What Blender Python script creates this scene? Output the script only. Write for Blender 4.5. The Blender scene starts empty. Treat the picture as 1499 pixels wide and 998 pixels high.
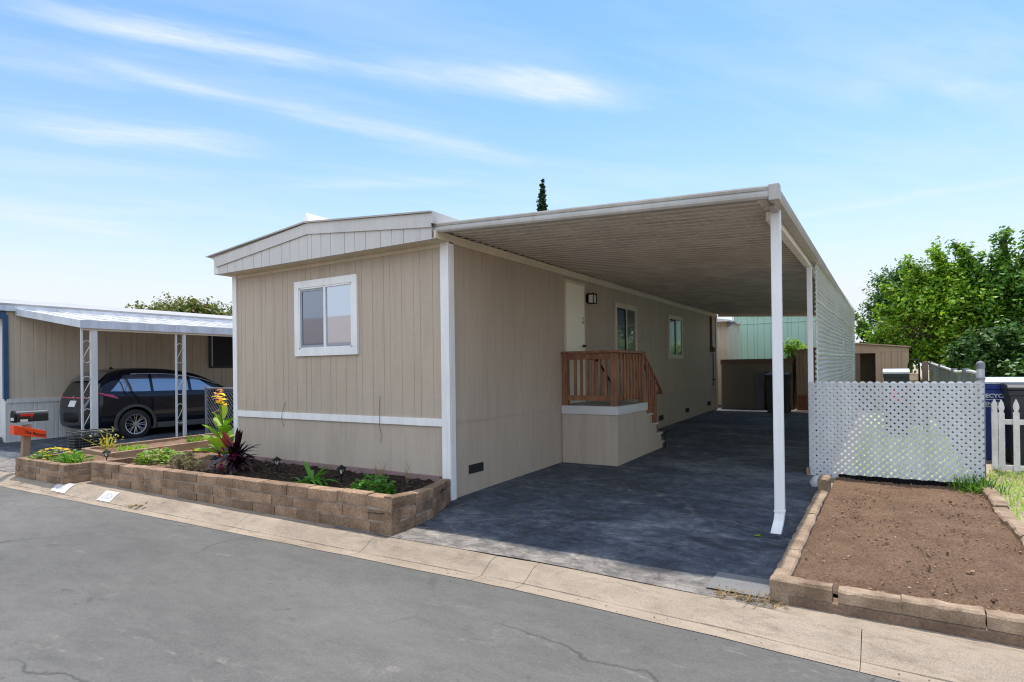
import bpy, math, random
import numpy as np
from mathutils import Vector, Matrix
random.seed(7); rng = np.random.default_rng(7)
PI = math.pi
sc = bpy.context.scene
col = sc.collection
ROOT = {}
FW = -0.09            # plane of the home's front wall

def gz(y):            # the lot rises gently away from the street
    if y < -1.0: return -0.02
    if y < 0: return 0.012 * y
    return min(0.0215 * y, 0.34)

# ------------------------------------------------------------------ mesh builder
class MB:
    def __init__(s): s.v = []; s.f = []
    def add(s, vs, fs):
        n = len(s.v); s.v += [tuple(v) for v in vs]; s.f += [tuple(i + n for i in f) for f in fs]; return s
    def box(s, x0, x1, y0, y1, z0, z1, rot=None, piv=None):
        vs = [Vector((x, y, z)) for z in (z0, z1) for x, y in ((x0, y0), (x1, y0), (x1, y1), (x0, y1))]
        if rot is not None:
            p = Vector(piv) if piv else Vector(((x0 + x1) / 2, (y0 + y1) / 2, (z0 + z1) / 2))
            vs = [rot @ (v - p) + p for v in vs]
        return s.add(vs, [(0, 3, 2, 1), (4, 5, 6, 7), (0, 1, 5, 4), (1, 2, 6, 5), (2, 3, 7, 6), (3, 0, 4, 7)])
    def prism(s, poly, d):           # poly: list of 3D points, d: extrusion vector
        n = len(poly); d = Vector(d); p = [Vector(q) for q in poly]
        nrm = Vector((0, 0, 0))
        for i in range(n): nrm += p[i].cross(p[(i + 1) % n])
        if nrm.dot(d) > 0: p.reverse()
        return s.add(p + [q + d for q in p], [tuple(range(n)), tuple(range(2 * n - 1, n - 1, -1))] +
                     [(i, i + n, (i + 1) % n + n, (i + 1) % n) for i in range(n)])
    def sheet(s, prof, d):           # open profile swept along d
        n = len(prof); d = Vector(d); p = [Vector(q) for q in prof]
        return s.add(p + [q + d for q in p], [(i, i + 1, i + 1 + n, i + n) for i in range(n - 1)])
    def tube(s, pts, r, n=8, cap=True):
        pts = [Vector(p) for p in pts]; m = len(pts); rs = r if isinstance(r, (list, tuple)) else [r] * m
        vs = []; up = None
        for i, p in enumerate(pts):
            t = (pts[min(i + 1, m - 1)] - pts[max(i - 1, 0)])
            t = t.normalized() if t.length > 1e-9 else Vector((0, 0, 1))
            if up is None: up = Vector((1, 0, 0)) if abs(t.x) < .8 else Vector((0, 1, 0))
            a = t.cross(up); a = a.normalized() if a.length > 1e-6 else t.orthogonal().normalized()
            b = a.cross(t).normalized(); up = b
            for k in range(n):
                an = 2 * PI * k / n
                vs.append(p + rs[i] * (math.cos(an) * a + math.sin(an) * b))
        fs = [(i * n + k, i * n + (k + 1) % n, (i + 1) * n + (k + 1) % n, (i + 1) * n + k) for i in range(m - 1) for k in range(n)]
        if cap: fs += [tuple(range(n - 1, -1, -1)), tuple((m - 1) * n + k for k in range(n))]
        return s.add(vs, fs)
    def lathe(s, prof, c=(0, 0, 0), axis='z', n=24):      # prof: (radius, height)
        vs = []; c = Vector(c)
        for r, h in prof:
            for k in range(n):
                a = 2 * PI * k / n; x, y = r * math.cos(a), r * math.sin(a)
                vs.append(c + (Vector((x, y, h)) if axis == 'z' else Vector((h, x, y)) if axis == 'x' else Vector((y, h, x))))
        m = len(prof)
        return s.add(vs, [(i * n + k, i * n + (k + 1) % n, (i + 1) * n + (k + 1) % n, (i + 1) * n + k) for i in range(m - 1) for k in range(n)])
    def blade(s, base, d, L, w, droop=.3, seg=5, up=(0, 0, 1), twist=0, fold=.15, pw=.7):
        base = Vector(base); d = Vector(d).normalized(); up = Vector(up)
        side = d.cross(up); side = side.normalized() if side.length > 1e-3 else Vector((1, 0, 0))
        side = Matrix.Rotation(twist, 3, d) @ side
        vs = []; fs = []
        nrm = side.cross(d)
        for i in range(seg + 1):
            t = i / seg
            p = base + d * (L * t) - Vector((0, 0, 1)) * (droop * L * t * t)
            ww = w * (math.sin(PI * min(max(t * .94 + .05, 0), 1)) ** pw)
            vs += [p - side * ww / 2 + nrm * ww * fold, p, p + side * ww / 2 + nrm * ww * fold]
            if i: 
                a = 3 * (i - 1); b = 3 * i
                fs += [(a, a + 1, b + 1, b), (a + 1, a + 2, b + 2, b + 1)]
        return s.add(vs, fs)
    def build(s, name, m, parent=None, smooth=False, bevel=0, seg=2):
        me = bpy.data.meshes.new(name)
        off = ROOT.get(parent.name, Vector((0, 0, 0))) if parent else Vector((0, 0, 0))
        me.from_pydata([tuple(Vector(v) - off) for v in s.v], [], s.f)
        me.materials.append(m); 
        if smooth: me.polygons.foreach_set('use_smooth', [True] * len(me.polygons))
        me.update()
        o = bpy.data.objects.new(name, me); col.objects.link(o)
        if parent: o.parent = parent; ROOT[o.name] = off
        else: ROOT[o.name] = Vector((0, 0, 0))
        if bevel:
            b = o.modifiers.new('Bevel', 'BEVEL'); b.width = bevel; b.segments = seg; b.limit_method = 'ANGLE'; b.angle_limit = math.radians(40)
        return o

def tag(o, label=None, cat=None, group=None, kind=None):
    if label: o['label'] = label
    if cat: o['category'] = cat
    if group: o['group'] = group
    if kind: o['kind'] = kind
    return o
def thing(name, label, cat, loc=(0, 0, 0), group=None):
    o = bpy.data.objects.new(name, None); col.objects.link(o); o.empty_display_size = .1
    o.location = loc; ROOT[o.name] = Vector(loc)
    return tag(o, label, cat, group)
def solo(name, mb, m, label, cat, loc=(0, 0, 0), group=None, **k):
    off = Vector(loc); mb.v = [tuple(Vector(v) - off) for v in mb.v]
    o = mb.build(name, m, None, **k); o.location = loc
    return tag(o, label, cat, group)
def copy_tree(o, parent=None):
    c = o.copy(); col.objects.link(c)
    if parent: c.parent = parent
    for ch in list(o.children): copy_tree(ch, c)
    return c
def dup(o, loc, rz=0, label=None, scale=None):
    c = copy_tree(o); c.location = loc; c.rotation_euler = (0, 0, rz)
    if label: c['label'] = label
    if scale: c.scale = scale if not isinstance(scale, (int, float)) else (scale,) * 3
    return c

# ------------------------------------------------------------------ materials
class NT:
    def __init__(s, tree): s.t = tree; s.n = tree.nodes; s.l = tree.links
    def node(s, typ, ins=None, **props):
        n = s.n.new(typ)
        for k, v in props.items(): setattr(n, k, v)
        for k, v in (ins or {}).items():
            if isinstance(v, bpy.types.NodeSocket): s.l.new(v, n.inputs[k])
            else: n.inputs[k].default_value = v
        return n
    def math(s, op, a, b=0.0, c=None, clamp=False):
        n = s.n.new('ShaderNodeMath'); n.operation = op; n.use_clamp = clamp
        for i, v in enumerate((a, b) if c is None else (a, b, c)):
            if isinstance(v, bpy.types.NodeSocket): s.l.new(v, n.inputs[i])
            else: n.inputs[i].default_value = v
        return n.outputs[0]
    def ramp(s, fac, stops):
        n = s.n.new('ShaderNodeValToRGB'); s.l.new(fac, n.inputs[0]); e = n.color_ramp.elements
        while len(e) < len(stops): e.new(.5)
        for el, (p, c) in zip(e, stops): el.position = p; el.color = c if len(c) == 4 else (*c, 1)
        return n.outputs[0]
    def mix(s, fac, a, b, blend='MIX'):
        n = s.n.new('ShaderNodeMix'); n.data_type = 'RGBA'; n.blend_type = blend
        for sock, v in ((n.inputs[0], fac), (n.inputs[6], a), (n.inputs[7], b)):
            if isinstance(v, bpy.types.NodeSocket): s.l.new(v, sock)
            elif isinstance(v, (int, float)): sock.default_value = v
            else: sock.default_value = v if len(v) == 4 else (*v, 1)
        return n.outputs[2]
    def noise(s, vec, scale, detail=4, rough=.55, dist=0):
        return s.node('ShaderNodeTexNoise', {'Vector': vec, 'Scale': scale, 'Detail': detail, 'Roughness': rough, 'Distortion': dist}).outputs[0]

def newmat(name):
    m = bpy.data.materials.new(name); m.use_nodes = True
    t = NT(m.node_tree); b = t.n['Principled BSDF']
    return m, t, b
def pos(t, stretch=(1, 1, 1)):
    g = t.n.new('ShaderNodeNewGeometry'); 
    if stretch == (1, 1, 1): return g.outputs['Position']
    return t.node('ShaderNodeVectorMath', {0: g.outputs['Position'], 1: stretch}, operation='MULTIPLY').outputs[0]
def sock(b, name, v):
    b.inputs[name].default_value = v
def mat(name, c1, c2=None, scale=3, rough=.6, bump=0, bscale=60, stretch=(1, 1, 1), island=0, fine=0, fscale=120,
        spec=.4, metal=0, lo=.35, hi=.65, coat=0, trans=0, sub=None, bdist=.004, grime=0):
    m, t, b = newmat(name)
    P = pos(t, stretch)
    c2 = c2 or tuple(x * .88 for x in c1)
    c = t.ramp(t.noise(P, scale, 5), [(lo, c1), (hi, c2)])
    if fine:
        f = t.noise(pos(t), fscale, 3, .6)
        c = t.mix(1.0, c, t.ramp(f, [(.3, (1 - fine,) * 3), (.7, (1 + fine,) * 3)]), 'MULTIPLY')
    if grime:
        gr_ = t.ramp(t.noise(pos(t, (3.2, 3.2, .35)), 2.4, 6, .7, .3), [(.30, (1 - grime, 1 - grime * 1.1, 1 - grime * 1.25)), (.56, (1, 1, 1)), (.8, (1.03, 1.03, 1.03))])
        c = t.mix(1.0, c, gr_, 'MULTIPLY')
    if island:
        g = t.n.new('ShaderNodeNewGeometry')
        c = t.mix(1.0, c, t.ramp(g.outputs['Random Per Island'], [(0, (1 - island,) * 3), (1, (1 + island * .8,) * 3)]), 'MULTIPLY')
    t.l.new(c, b.inputs['Base Color'])
    sock(b, 'Roughness', rough); sock(b, 'Specular IOR Level', spec); sock(b, 'Metallic', metal)
    if coat: sock(b, 'Coat Weight', coat); sock(b, 'Coat Roughness', .03)
    if bump:
        n = t.noise(pos(t), bscale, 4, .6)
        bn = t.node('ShaderNodeBump', {'Height': n, 'Strength': bump, 'Distance': bdist})
        t.l.new(bn.outputs[0], b.inputs['Normal'])
    if trans:
        tr = t.node('ShaderNodeBsdfTranslucent', {'Color': c})
        mx = t.node('ShaderNodeMixShader', {0: trans, 1: b.outputs[0], 2: tr.outputs[0]})
        t.l.new(mx.outputs[0], t.n['Material Output'].inputs[0])
    return m
def leafmat(name, c1, c2, c3=None, trans=.35, rough=.45, spec=.35):
    m, t, b = newmat(name)
    g = t.n.new('ShaderNodeNewGeometry')
    st = [(0, c1), (.6, c2), (1, c3 or c2)]
    c = t.ramp(g.outputs['Random Per Island'], st)
    n = t.ramp(t.noise(pos(t), 1.3, 3), [(.3, (.75,) * 3), (.7, (1.25,) * 3)])
    c = t.mix(1.0, c, n, 'MULTIPLY')
    t.l.new(c, b.inputs['Base Color']); sock(b, 'Roughness', rough); sock(b, 'Specular IOR Level', spec)
    tr = t.node('ShaderNodeBsdfTranslucent', {'Color': t.mix(1.0, c, (1.5, 1.5, .7), 'MULTIPLY')})
    mx = t.node('ShaderNodeMixShader', {0: trans, 1: b.outputs[0], 2: tr.outputs[0]})
    t.l.new(mx.outputs[0], t.n['Material Output'].inputs[0])
    return m
def glassmat(name, base, rough=.02, spec=1.0, ior=1.6, coat=1.0):
    m, t, b = newmat(name)
    sock(b, 'Base Color', (*base, 1)); sock(b, 'Roughness', .25); sock(b, 'Specular IOR Level', .5)
    sock(b, 'Coat Weight', coat); sock(b, 'Coat Roughness', rough); sock(b, 'Coat IOR', ior)
    return m

M = {}
M['siding'] = mat('siding_paint', (.455, .372, .290), (.418, .341, .264), 1.2, .62, .25, 25, (1, 1, .25), fine=.04, fscale=40, grime=0.1)
M['siding_side'] = M['siding']
M['skirt'] = mat('skirting_paint', (.45, .378, .305), (.41, .345, .276), 1.5, .65, .2, 30, (1, 1, .5), fine=.04, grime=0.14)
M['trim'] = mat('white_trim_paint', (.80, .79, .77), (.74, .73, .72), 2.5, .45, fine=.03, grime=0.12)
M['gable'] = mat('gable_paint', (.56, .54, .51), (.52, .50, .475), 1.5, .55, .15, 25, fine=.03, grime=0.1)
M['cream'] = mat('cream_paint', (.66, .58, .45), (.60, .53, .41), 2, .5, fine=.03, grime=0.1)
M['door'] = mat('door_paint', (.88, .83, .68), (.85, .80, .65), 1.5, .4)
M['roof'] = mat('white_roof_metal', (.74, .73, .71), (.64, .63, .61), 1.5, .4, fine=.05)
M['drip'] = mat('drip_edge_metal', (.42, .40, .37), (.34, .33, .31), 3, .45)
M['pan'] = mat('carport_pan_metal', (.92, .89, .84), (.87, .84, .78), .9, .42, 0, fine=.04, fscale=20, stretch=(.4, 1, 1), grime=0.1)
M['gutter'] = mat('gutter_metal', (.45, .425, .39), (.37, .35, .32), 1.6, .4, fine=.05, fscale=30, grime=0.16)
M['postwhite'] = mat('post_white', (.78, .78, .79), (.72, .72, .73), 2, .38, grime=0.1)
M['screen'] = mat('screen_fibreglass', (.93, .94, .90), (.86, .89, .80), 1.2, .5, fine=.08, fscale=18, stretch=(1, .4, 2.2), trans=.60, grime=0.16)  # translucent fibreglass, transmission raised to carry light into the carport
M['vent'] = mat('vent_dark', (.03, .022, .02), (.02, .018, .016), 5, .7)
M['black'] = mat('black_metal', (.007, .007, .008), (.012, .012, .013), 5, .6, spec=.15)
M['wire'] = mat('grey_wire', (.12, .10, .09), None, 5, .6)
M['redwood'] = mat('redwood_stain', (.34, .148, .072), (.19, .082, .045), 6, .5, .3, 40, (2.2, 2.2, .6), island=.3, fine=.18, fscale=35)
M['deckfloor'] = mat('deck_boards', (.36, .35, .34), (.28, .27, .26), 4, .6)
M['fascia'] = mat('deck_fascia_paint', (.56, .56, .55), (.52, .52, .51), 3, .5)
M['tread'] = mat('tread_grey', (.50, .49, .47), (.42, .41, .40), 4, .6)
M['glass'] = glassmat('window_glass', (.035, .045, .055), ior=2.1)
M['blind'] = glassmat('blind_behind_glass', (.20, .26, .36), ior=2.9)
M['screenglass'] = glassmat('insect_screen_glass', (.025, .065, .13), coat=.9, rough=.03, ior=2.0)
M['lampglass'] = glassmat('frosted_glass', (.75, .74, .70), rough=.2)
M['block'] = mat('split_block', (.335, .22, .14), (.195, .122, .075), 4, .9, 1, 45, island=.30, fine=.32, fscale=45, bdist=.012)
M['blocktan'] = mat('tan_block', (.36, .255, .17), (.25, .165, .10), 6, .9, .9, 55, island=.2, fine=.22, fscale=55, bdist=.008)
M['mortar'] = mat('mortar', (.36, .31, .26), (.22, .18, .145), 8, .95, .5, 70)
M['cap'] = mat('edging_concrete', (.38, .28, .19), (.17, .11, .07), 4, .92, 1, 60, island=.12, fine=.2, fscale=70, bdist=.008)
M['timber'] = mat('weathered_timber', (.34, .23, .15), (.24, .16, .10), 4, .85, .5, 45, (1, 1, 4), fine=.15, fscale=40)
M['concrete'] = mat('concrete', (.46, .385, .305), (.34, .275, .205), 1.1, .88, .7, 90, fine=.22, fscale=70, lo=.3, hi=.75)
def concrete_material():
    m, t, b = newmat('kerb_concrete'); P = pos(t)
    c = t.ramp(t.noise(P, 1.0, 5, .6), [(.28, (.215, .170, .127)), (.5, (.305, .247, .188)), (.75, (.38, .31, .24))])
    c = t.mix(1.0, c, t.ramp(t.noise(pos(t, (.9, 2.5, 1)), 5, 6, .7, .6), [(.3, (.74, .72, .70)), (.5, (1, 1, 1)), (.75, (1.1, 1.1, 1.1))]), 'MULTIPLY')
    st = t.math('MULTIPLY', t.ramp(t.noise(P, 2.6, 6, .7, 1.0), [(.60, (0, 0, 0)), (.72, (1, 1, 1))]), t.ramp(t.noise(P, 24, 4), [(.4, (0, 0, 0)), (.62, (1, 1, 1))]))
    c = t.mix(t.math('MULTIPLY', st, .55), c, (.13, .085, .055))
    c = t.mix(1.0, c, t.ramp(t.noise(P, 130, 3, .75), [(.25, (.66,) * 3), (.75, (1.34,) * 3)]), 'MULTIPLY')
    t.l.new(c, b.inputs['Base Color']); sock(b, 'Roughness', .9); sock(b, 'Specular IOR Level', .25)
    bn = t.node('ShaderNodeBump', {'Height': t.noise(P, 110, 4, .7), 'Strength': .6, 'Distance': .004})
    t.l.new(bn.outputs[0], b.inputs['Normal'])
    return m
M['kerb'] = concrete_material()
M['gravelground'] = mat('dry_ground', (.36, .29, .21), (.28, .22, .155), .8, .95, .6, 40, fine=.2)
M['rust'] = mat('rust_paint', (.16, .07, .04), None, 6, .6)
M['greenwall'] = mat('green_siding', (.36, .53, .43), (.33, .49, .40), 1, .6, fine=.04)
M['whitewall'] = mat('white_siding', (.66, .65, .63), (.60, .59, .57), 1.5, .6, fine=.04, grime=0.14)
M['tanwall'] = mat('neighbour_siding', (.60, .52, .41), (.56, .48, .375), 1.5, .6, fine=.04, grime=0.12)
M['blue'] = mat('blue_trim_paint', (.042, .10, .20), (.035, .085, .165), 3, .5)
M['bluewhite'] = mat('pale_fascia_paint', (.62, .65, .70), (.54, .57, .62), 3, .5, grime=0.18)
M['carpaint'] = mat('black_car_paint', (.003, .004, .009), (.003, .004, .009), 1, .4, spec=.1, coat=.8)
M['carglass'] = glassmat('tinted_car_glass', (.012, .035, .085), ior=3.4)
M['plastic'] = mat('grey_plastic', (.075, .07, .065), None, 5, .6)
M['tyre'] = mat('tyre_rubber', (.02, .02, .021), (.028, .027, .026), 9, .8)
M['alloy'] = mat('alloy', (.62, .58, .54), (.55, .52, .49), 4, .3, metal=.8)
M['chrome'] = mat('chrome', (.75, .75, .76), None, 2, .15, metal=1)
M['redlens'] = mat('red_lens', (.55, .01, .05), (.45, .01, .06), 3, .15, coat=1)
M['plate'] = mat('plate_white', (.75, .75, .78), None, 3, .4)
M['orange'] = mat('orange_plastic', (.78, .07, .012), (.68, .055, .01), 6, .4)
M['red'] = mat('red_plastic', (.60, .02, .02), (.50, .015, .015), 6, .4)
M['galv'] = mat('galvanised_steel', (.22, .235, .25), (.16, .17, .185), 8, .6, metal=.2, fine=.1)
M['lattice'] = mat('white_vinyl_lattice', (.86, .87, .90), (.80, .82, .84), 1.5, .42, trans=.5, grime=0.1)
M['picket'] = mat('picket_paint', (.82, .79, .77), (.70, .66, .63), 5, .6, .3, 50, fine=.08, fscale=30, grime=0.2)
M['bluebin'] = mat('blue_bin_plastic', (.012, .045, .26), (.01, .038, .22), 4, .4)
M['blackbin'] = mat('black_bin_plastic', (.022, .023, .026), (.03, .031, .034), 4, .5)
M['whitebin'] = mat('pale_lid_plastic', (.55, .58, .63), (.48, .51, .56), 5, .4)
M['shed'] = mat('tan_shed_metal', (.42, .285, .20), (.38, .255, .18), 1.5, .5, fine=.04, grime=0.12)
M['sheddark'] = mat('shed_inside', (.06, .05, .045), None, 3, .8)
M['brownbox'] = mat('brown_panel', (.23, .19, .15), (.20, .165, .13), 1.5, .6)
M['browntrim'] = mat('brown_trim', (.20, .13, .09), None, 3, .6)
M['greypanel'] = mat('grey_panel', (.15, .155, .18), None, 3, .6)
M['bark'] = mat('bark', (.16, .11, .075), (.09, .062, .045), 9, .9, .8, 30, fine=.2)
M['stem'] = mat('green_stem', (.12, .22, .04), None, 9, .6)
M['yellowwood'] = mat('yellow_wood', (.55, .37, .12), (.45, .29, .09), 6, .7)
M['postwood'] = mat('grey_wood_post', (.33, .23, .15), (.25, .18, .12), 7, .85, .5, 40, (3, 3, .5))
M['brickred'] = mat('red_brick', (.34, .13, .07), (.27, .10, .06), 8, .9, island=.3)
M['numwhite'] = mat('kerb_paint_white', (.66, .65, .63), (.46, .42, .38), 14, .7, lo=.45, hi=.75)
M['numblack'] = mat('kerb_paint_dark', (.30, .30, .32), (.5, .48, .46), 30, .7)
M['inkblack'] = mat('black_lettering', (.10, .012, .01), None, 8, .6)
M['inkwhite'] = mat('white_lettering', (.75, .78, .82), None, 8, .6)
M['straw'] = mat('dry_straw', (.30, .20, .09), (.20, .13, .055), 12, .9, island=.3)
M['roofbrown'] = mat('brown_shingle', (.52, .37, .24), (.44, .31, .20), 4, .9, island=.1)
# leaves
M['leaf_bright'] = leafmat('leaf_bright', (.08, .19, .012), (.20, .36, .025), (.36, .47, .05), .42)
M['leaf_mid'] = leafmat('leaf_mid', (.035, .11, .016), (.10, .23, .025), (.23, .38, .045), .38)
M['plant_green'] = leafmat('plant_green', (.05, .16, .02), (.09, .26, .03), (.14, .33, .05), .4)
M['leaf_dark'] = leafmat('leaf_dark', (.02, .068, .018), (.055, .14, .026), (.15, .25, .04), .3)
M['leaf_olive'] = leafmat('leaf_olive', (.06, .10, .018), (.11, .16, .025), (.24, .12, .03), .35)
M['leaf_cypress'] = leafmat('leaf_cypress', (.018, .05, .018), (.03, .07, .022), None, .1)
M['leaf_purple'] = leafmat('leaf_purple', (.012, .006, .010), (.026, .008, .016), (.06, .010, .022), .12, .3, .6)
M['leaf_red'] = leafmat('leaf_red', (.20, .02, .02), (.26, .03, .02), None, .35)
M['leaf_yellow'] = leafmat('leaf_yellow', (.34, .33, .05), (.46, .42, .08), (.5, .45, .12), .35)
M['leaf_grey'] = leafmat('leaf_grey', (.42, .38, .24), (.60, .46, .32), (.28, .32, .20), .3)
M['petal_yellow'] = leafmat('petal_yellow', (.80, .55, .02), (.85, .66, .04), (.85, .72, .15), .3)
M['petal_salmon'] = leafmat('petal_salmon', (.60, .22, .12), (.70, .38, .25), (.55, .12, .06), .35)
M['petal_magenta'] = leafmat('petal_magenta', (.16, .012, .06), (.22, .02, .08), None, .4)
M['grass'] = leafmat('grass_blade', (.20, .34, .05), (.32, .48, .10), (.46, .52, .20), .5)

# asphalt road, with worn and patched tone, hairline cracks and aggregate
def road_material():
    m, t, b = newmat('road_asphalt'); P = pos(t)
    big = t.ramp(t.noise(pos(t, (.5, 1.3, 1)), .55, 4, .5, .4), [(.30, (.106, .102, .095)), (.5, (.124, .119, .110)), (.72, (.148, .142, .130))])
    blot = t.ramp(t.noise(pos(t, (.8, 1.5, 1)), 1.9, 5, .6, .8), [(.34, (.90, .90, .90)), (.55, (1, 1, 1)), (.75, (1.06, 1.06, 1.05))])
    c = t.mix(1.0, big, blot, 'MULTIPLY')
    # pale scuffs
    sc_ = t.noise(pos(t, (.55, 2.2, 1)), 1.5, 6, .65, 1.2)
    sc2 = t.math('MULTIPLY', t.ramp(sc_, [(.60, (0, 0, 0)), (.68, (1, 1, 1))]), t.ramp(t.noise(P, 9, 3), [(.45, (0, 0, 0)), (.62, (1, 1, 1))]))
    c = t.mix(t.math('MULTIPLY', sc2, .5), c, (.26, .23, .20))
    # dark scuffs
    dk = t.math('MULTIPLY', t.ramp(t.noise(pos(t, (1, 2.6, 1)), 2.3, 5, .6, 1.5), [(.62, (0, 0, 0)), (.70, (1, 1, 1))]), t.ramp(t.noise(P, 14, 3), [(.42, (0, 0, 0)), (.6, (1, 1, 1))]))
    c = t.mix(t.math('MULTIPLY', dk, .55), c, (.05, .05, .05))
    # cracks
    w = t.node('ShaderNodeTexNoise', {'Vector': P, 'Scale': 1.1, 'Detail': 5.0}).outputs['Color']
    pv = t.node('ShaderNodeVectorMath', {0: P, 1: t.node('ShaderNodeVectorMath', {0: w, 'Scale': .9}, operation='SCALE').outputs[0]}, operation='ADD').outputs[0]
    vo = t.node('ShaderNodeTexVoronoi', {'Vector': pv, 'Scale': .33}, feature='DISTANCE_TO_EDGE').outputs[0]
    cr = t.math('MULTIPLY', t.ramp(vo, [(.0, (1, 1, 1)), (.006, (0, 0, 0))]), t.ramp(t.noise(P, .45, 3), [(.45, (0, 0, 0)), (.55, (1, 1, 1))]))
    c = t.mix(t.math('MULTIPLY', cr, .7), c, (.04, .04, .04))
    c = t.mix(1.0, c, t.ramp(t.noise(P, 55, 5, .8), [(.28, (.80,) * 3), (.5, (1,) * 3), (.72, (1.2,) * 3)]), 'MULTIPLY')
    c = t.mix(1.0, c, t.ramp(t.noise(pos(t, (.7, 1.4, 1)), 6, 6, .7, .5), [(.32, (.88,) * 3), (.5, (1,) * 3), (.7, (1.10, 1.09, 1.08))]), 'MULTIPLY')
    fine = t.ramp(t.noise(P, 210, 2, .7), [(.25, (.78,) * 3), (.75, (1.22,) * 3)])
    c = t.mix(1.0, c, fine, 'MULTIPLY')
    t.l.new(c, b.inputs['Base Color']); sock(b, 'Roughness', .88); sock(b, 'Specular IOR Level', .3)
    bn = t.node('ShaderNodeBump', {'Height': t.noise(P, 160, 3, .7), 'Strength': .5, 'Distance': .004})
    t.l.new(bn.outputs[0], b.inputs['Normal'])
    return m
def drive_material():
    m, t, b = newmat('driveway_asphalt'); P = pos(t)
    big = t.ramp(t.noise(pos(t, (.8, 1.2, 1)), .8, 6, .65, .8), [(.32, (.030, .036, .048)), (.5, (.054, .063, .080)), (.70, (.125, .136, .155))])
    # grey worn streaks
    st = t.math('MULTIPLY', t.ramp(t.noise(pos(t, (.8, 1.3, 1)), 1.5, 8, .72, 1.4), [(.55, (0, 0, 0)), (.72, (1, 1, 1))]), t.ramp(t.noise(P, 18, 4, .7), [(.38, (0, 0, 0)), (.66, (1, 1, 1))]))
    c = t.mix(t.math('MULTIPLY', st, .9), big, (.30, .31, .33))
    # paler gravelly tone toward the street end
    sep = t.node('ShaderNodeSeparateXYZ', {0: P})
    near = t.math('SUBTRACT', t.math('MULTIPLY', t.noise(P, 2.2, 4), .5), t.math('ADD', sep.outputs[1], 1.36))
    c = t.mix(t.ramp(near, [(0.0, (0, 0, 0)), (.14, (1, 1, 1))]), c, t.ramp(t.noise(P, 7, 4), [(.35, (.15, .136, .124)), (.65, (.205, .185, .165))]))
    # oil stains near the middle
    oil = t.ramp(t.noise(pos(t, (.5, 1.2, 1)), 1.7, 3, .5, .5), [(.60, (0, 0, 0)), (.68, (1, 1, 1))])
    c = t.mix(t.math('MULTIPLY', oil, .55), c, (.022, .021, .021))
    w = t.node('ShaderNodeTexNoise', {'Vector': P, 'Scale': 1.4, 'Detail': 5.0}).outputs['Color']
    pv = t.node('ShaderNodeVectorMath', {0: P, 1: t.node('ShaderNodeVectorMath', {0: w, 'Scale': .6}, operation='SCALE').outputs[0]}, operation='ADD').outputs[0]
    vo = t.node('ShaderNodeTexVoronoi', {'Vector': pv, 'Scale': .4}, feature='DISTANCE_TO_EDGE').outputs[0]
    cr = t.math('MULTIPLY', t.ramp(vo, [(0, (1, 1, 1)), (.006, (0, 0, 0))]), t.ramp(t.noise(P, .5, 3), [(.42, (0, 0, 0)), (.56, (1, 1, 1))]))
    c = t.mix(t.math('MULTIPLY', cr, .6), c, (.17, .16, .15))
    c = t.mix(1.0, c, t.ramp(t.noise(P, 150, 3, .7), [(.25, (.65,) * 3), (.75, (1.38,) * 3)]), 'MULTIPLY')
    c = t.mix(1.0, c, t.ramp(t.noise(pos(t, (.9, 1.2, 1)), 7, 7, .78, .6), [(.36, (.50, .51, .53)), (.5, (1, 1, 1)), (.66, (1.75, 1.72, 1.68))]), 'MULTIPLY')
    t.l.new(c, b.inputs['Base Color']); sock(b, 'Roughness', .8); sock(b, 'Specular IOR Level', .35)
    bn = t.node('ShaderNodeBump', {'Height': t.noise(P, 110, 3, .7), 'Strength': .7, 'Distance': .006})
    t.l.new(bn.outputs[0], b.inputs['Normal'])
    return m
def soil_material(name, a, b_, dark):
    m, t, b = newmat(name); P = pos(t)
    c = t.ramp(t.noise(P, 3.2, 6, .6), [(.32, a), (.68, b_)])
    sp = t.noise(P, 55, 4, .7)
    c = t.mix(1.0, c, t.ramp(sp, [(.28, (.55,) * 3), (.5, (1,) * 3), (.74, (1.5, 1.45, 1.4))]), 'MULTIPLY')
    vo = t.node('ShaderNodeTexVoronoi', {'Vector': P, 'Scale': 38.0}).outputs[0]
    c = t.mix(t.ramp(vo, [(.1, (1, 1, 1)), (.2, (0, 0, 0))]), c, dark)
    t.l.new(c, b.inputs['Base Color']); sock(b, 'Roughness', .95); sock(b, 'Specular IOR Level', .15)
    h = t.math('ADD', t.noise(P, 45, 6, .75), t.math('MULTIPLY', t.noise(P, 13, 4, .65), 1.6))
    bn = t.node('ShaderNodeBump', {'Height': h, 'Strength': 1, 'Distance': .035})
    t.l.new(bn.outputs[0], b.inputs['Normal'])
    return m
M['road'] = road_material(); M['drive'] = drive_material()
M['soil'] = soil_material('bare_soil', (.265, .168, .108), (.185, .114, .073), (.30, .215, .155))
M['mulch'] = soil_material('dark_mulch', (.055, .036, .026), (.028, .018, .013), (.09, .06, .045))
M['drysoil'] = soil_material('dry_soil', (.30, .19, .13), (.22, .13, .085), (.36, .25, .18))

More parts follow.
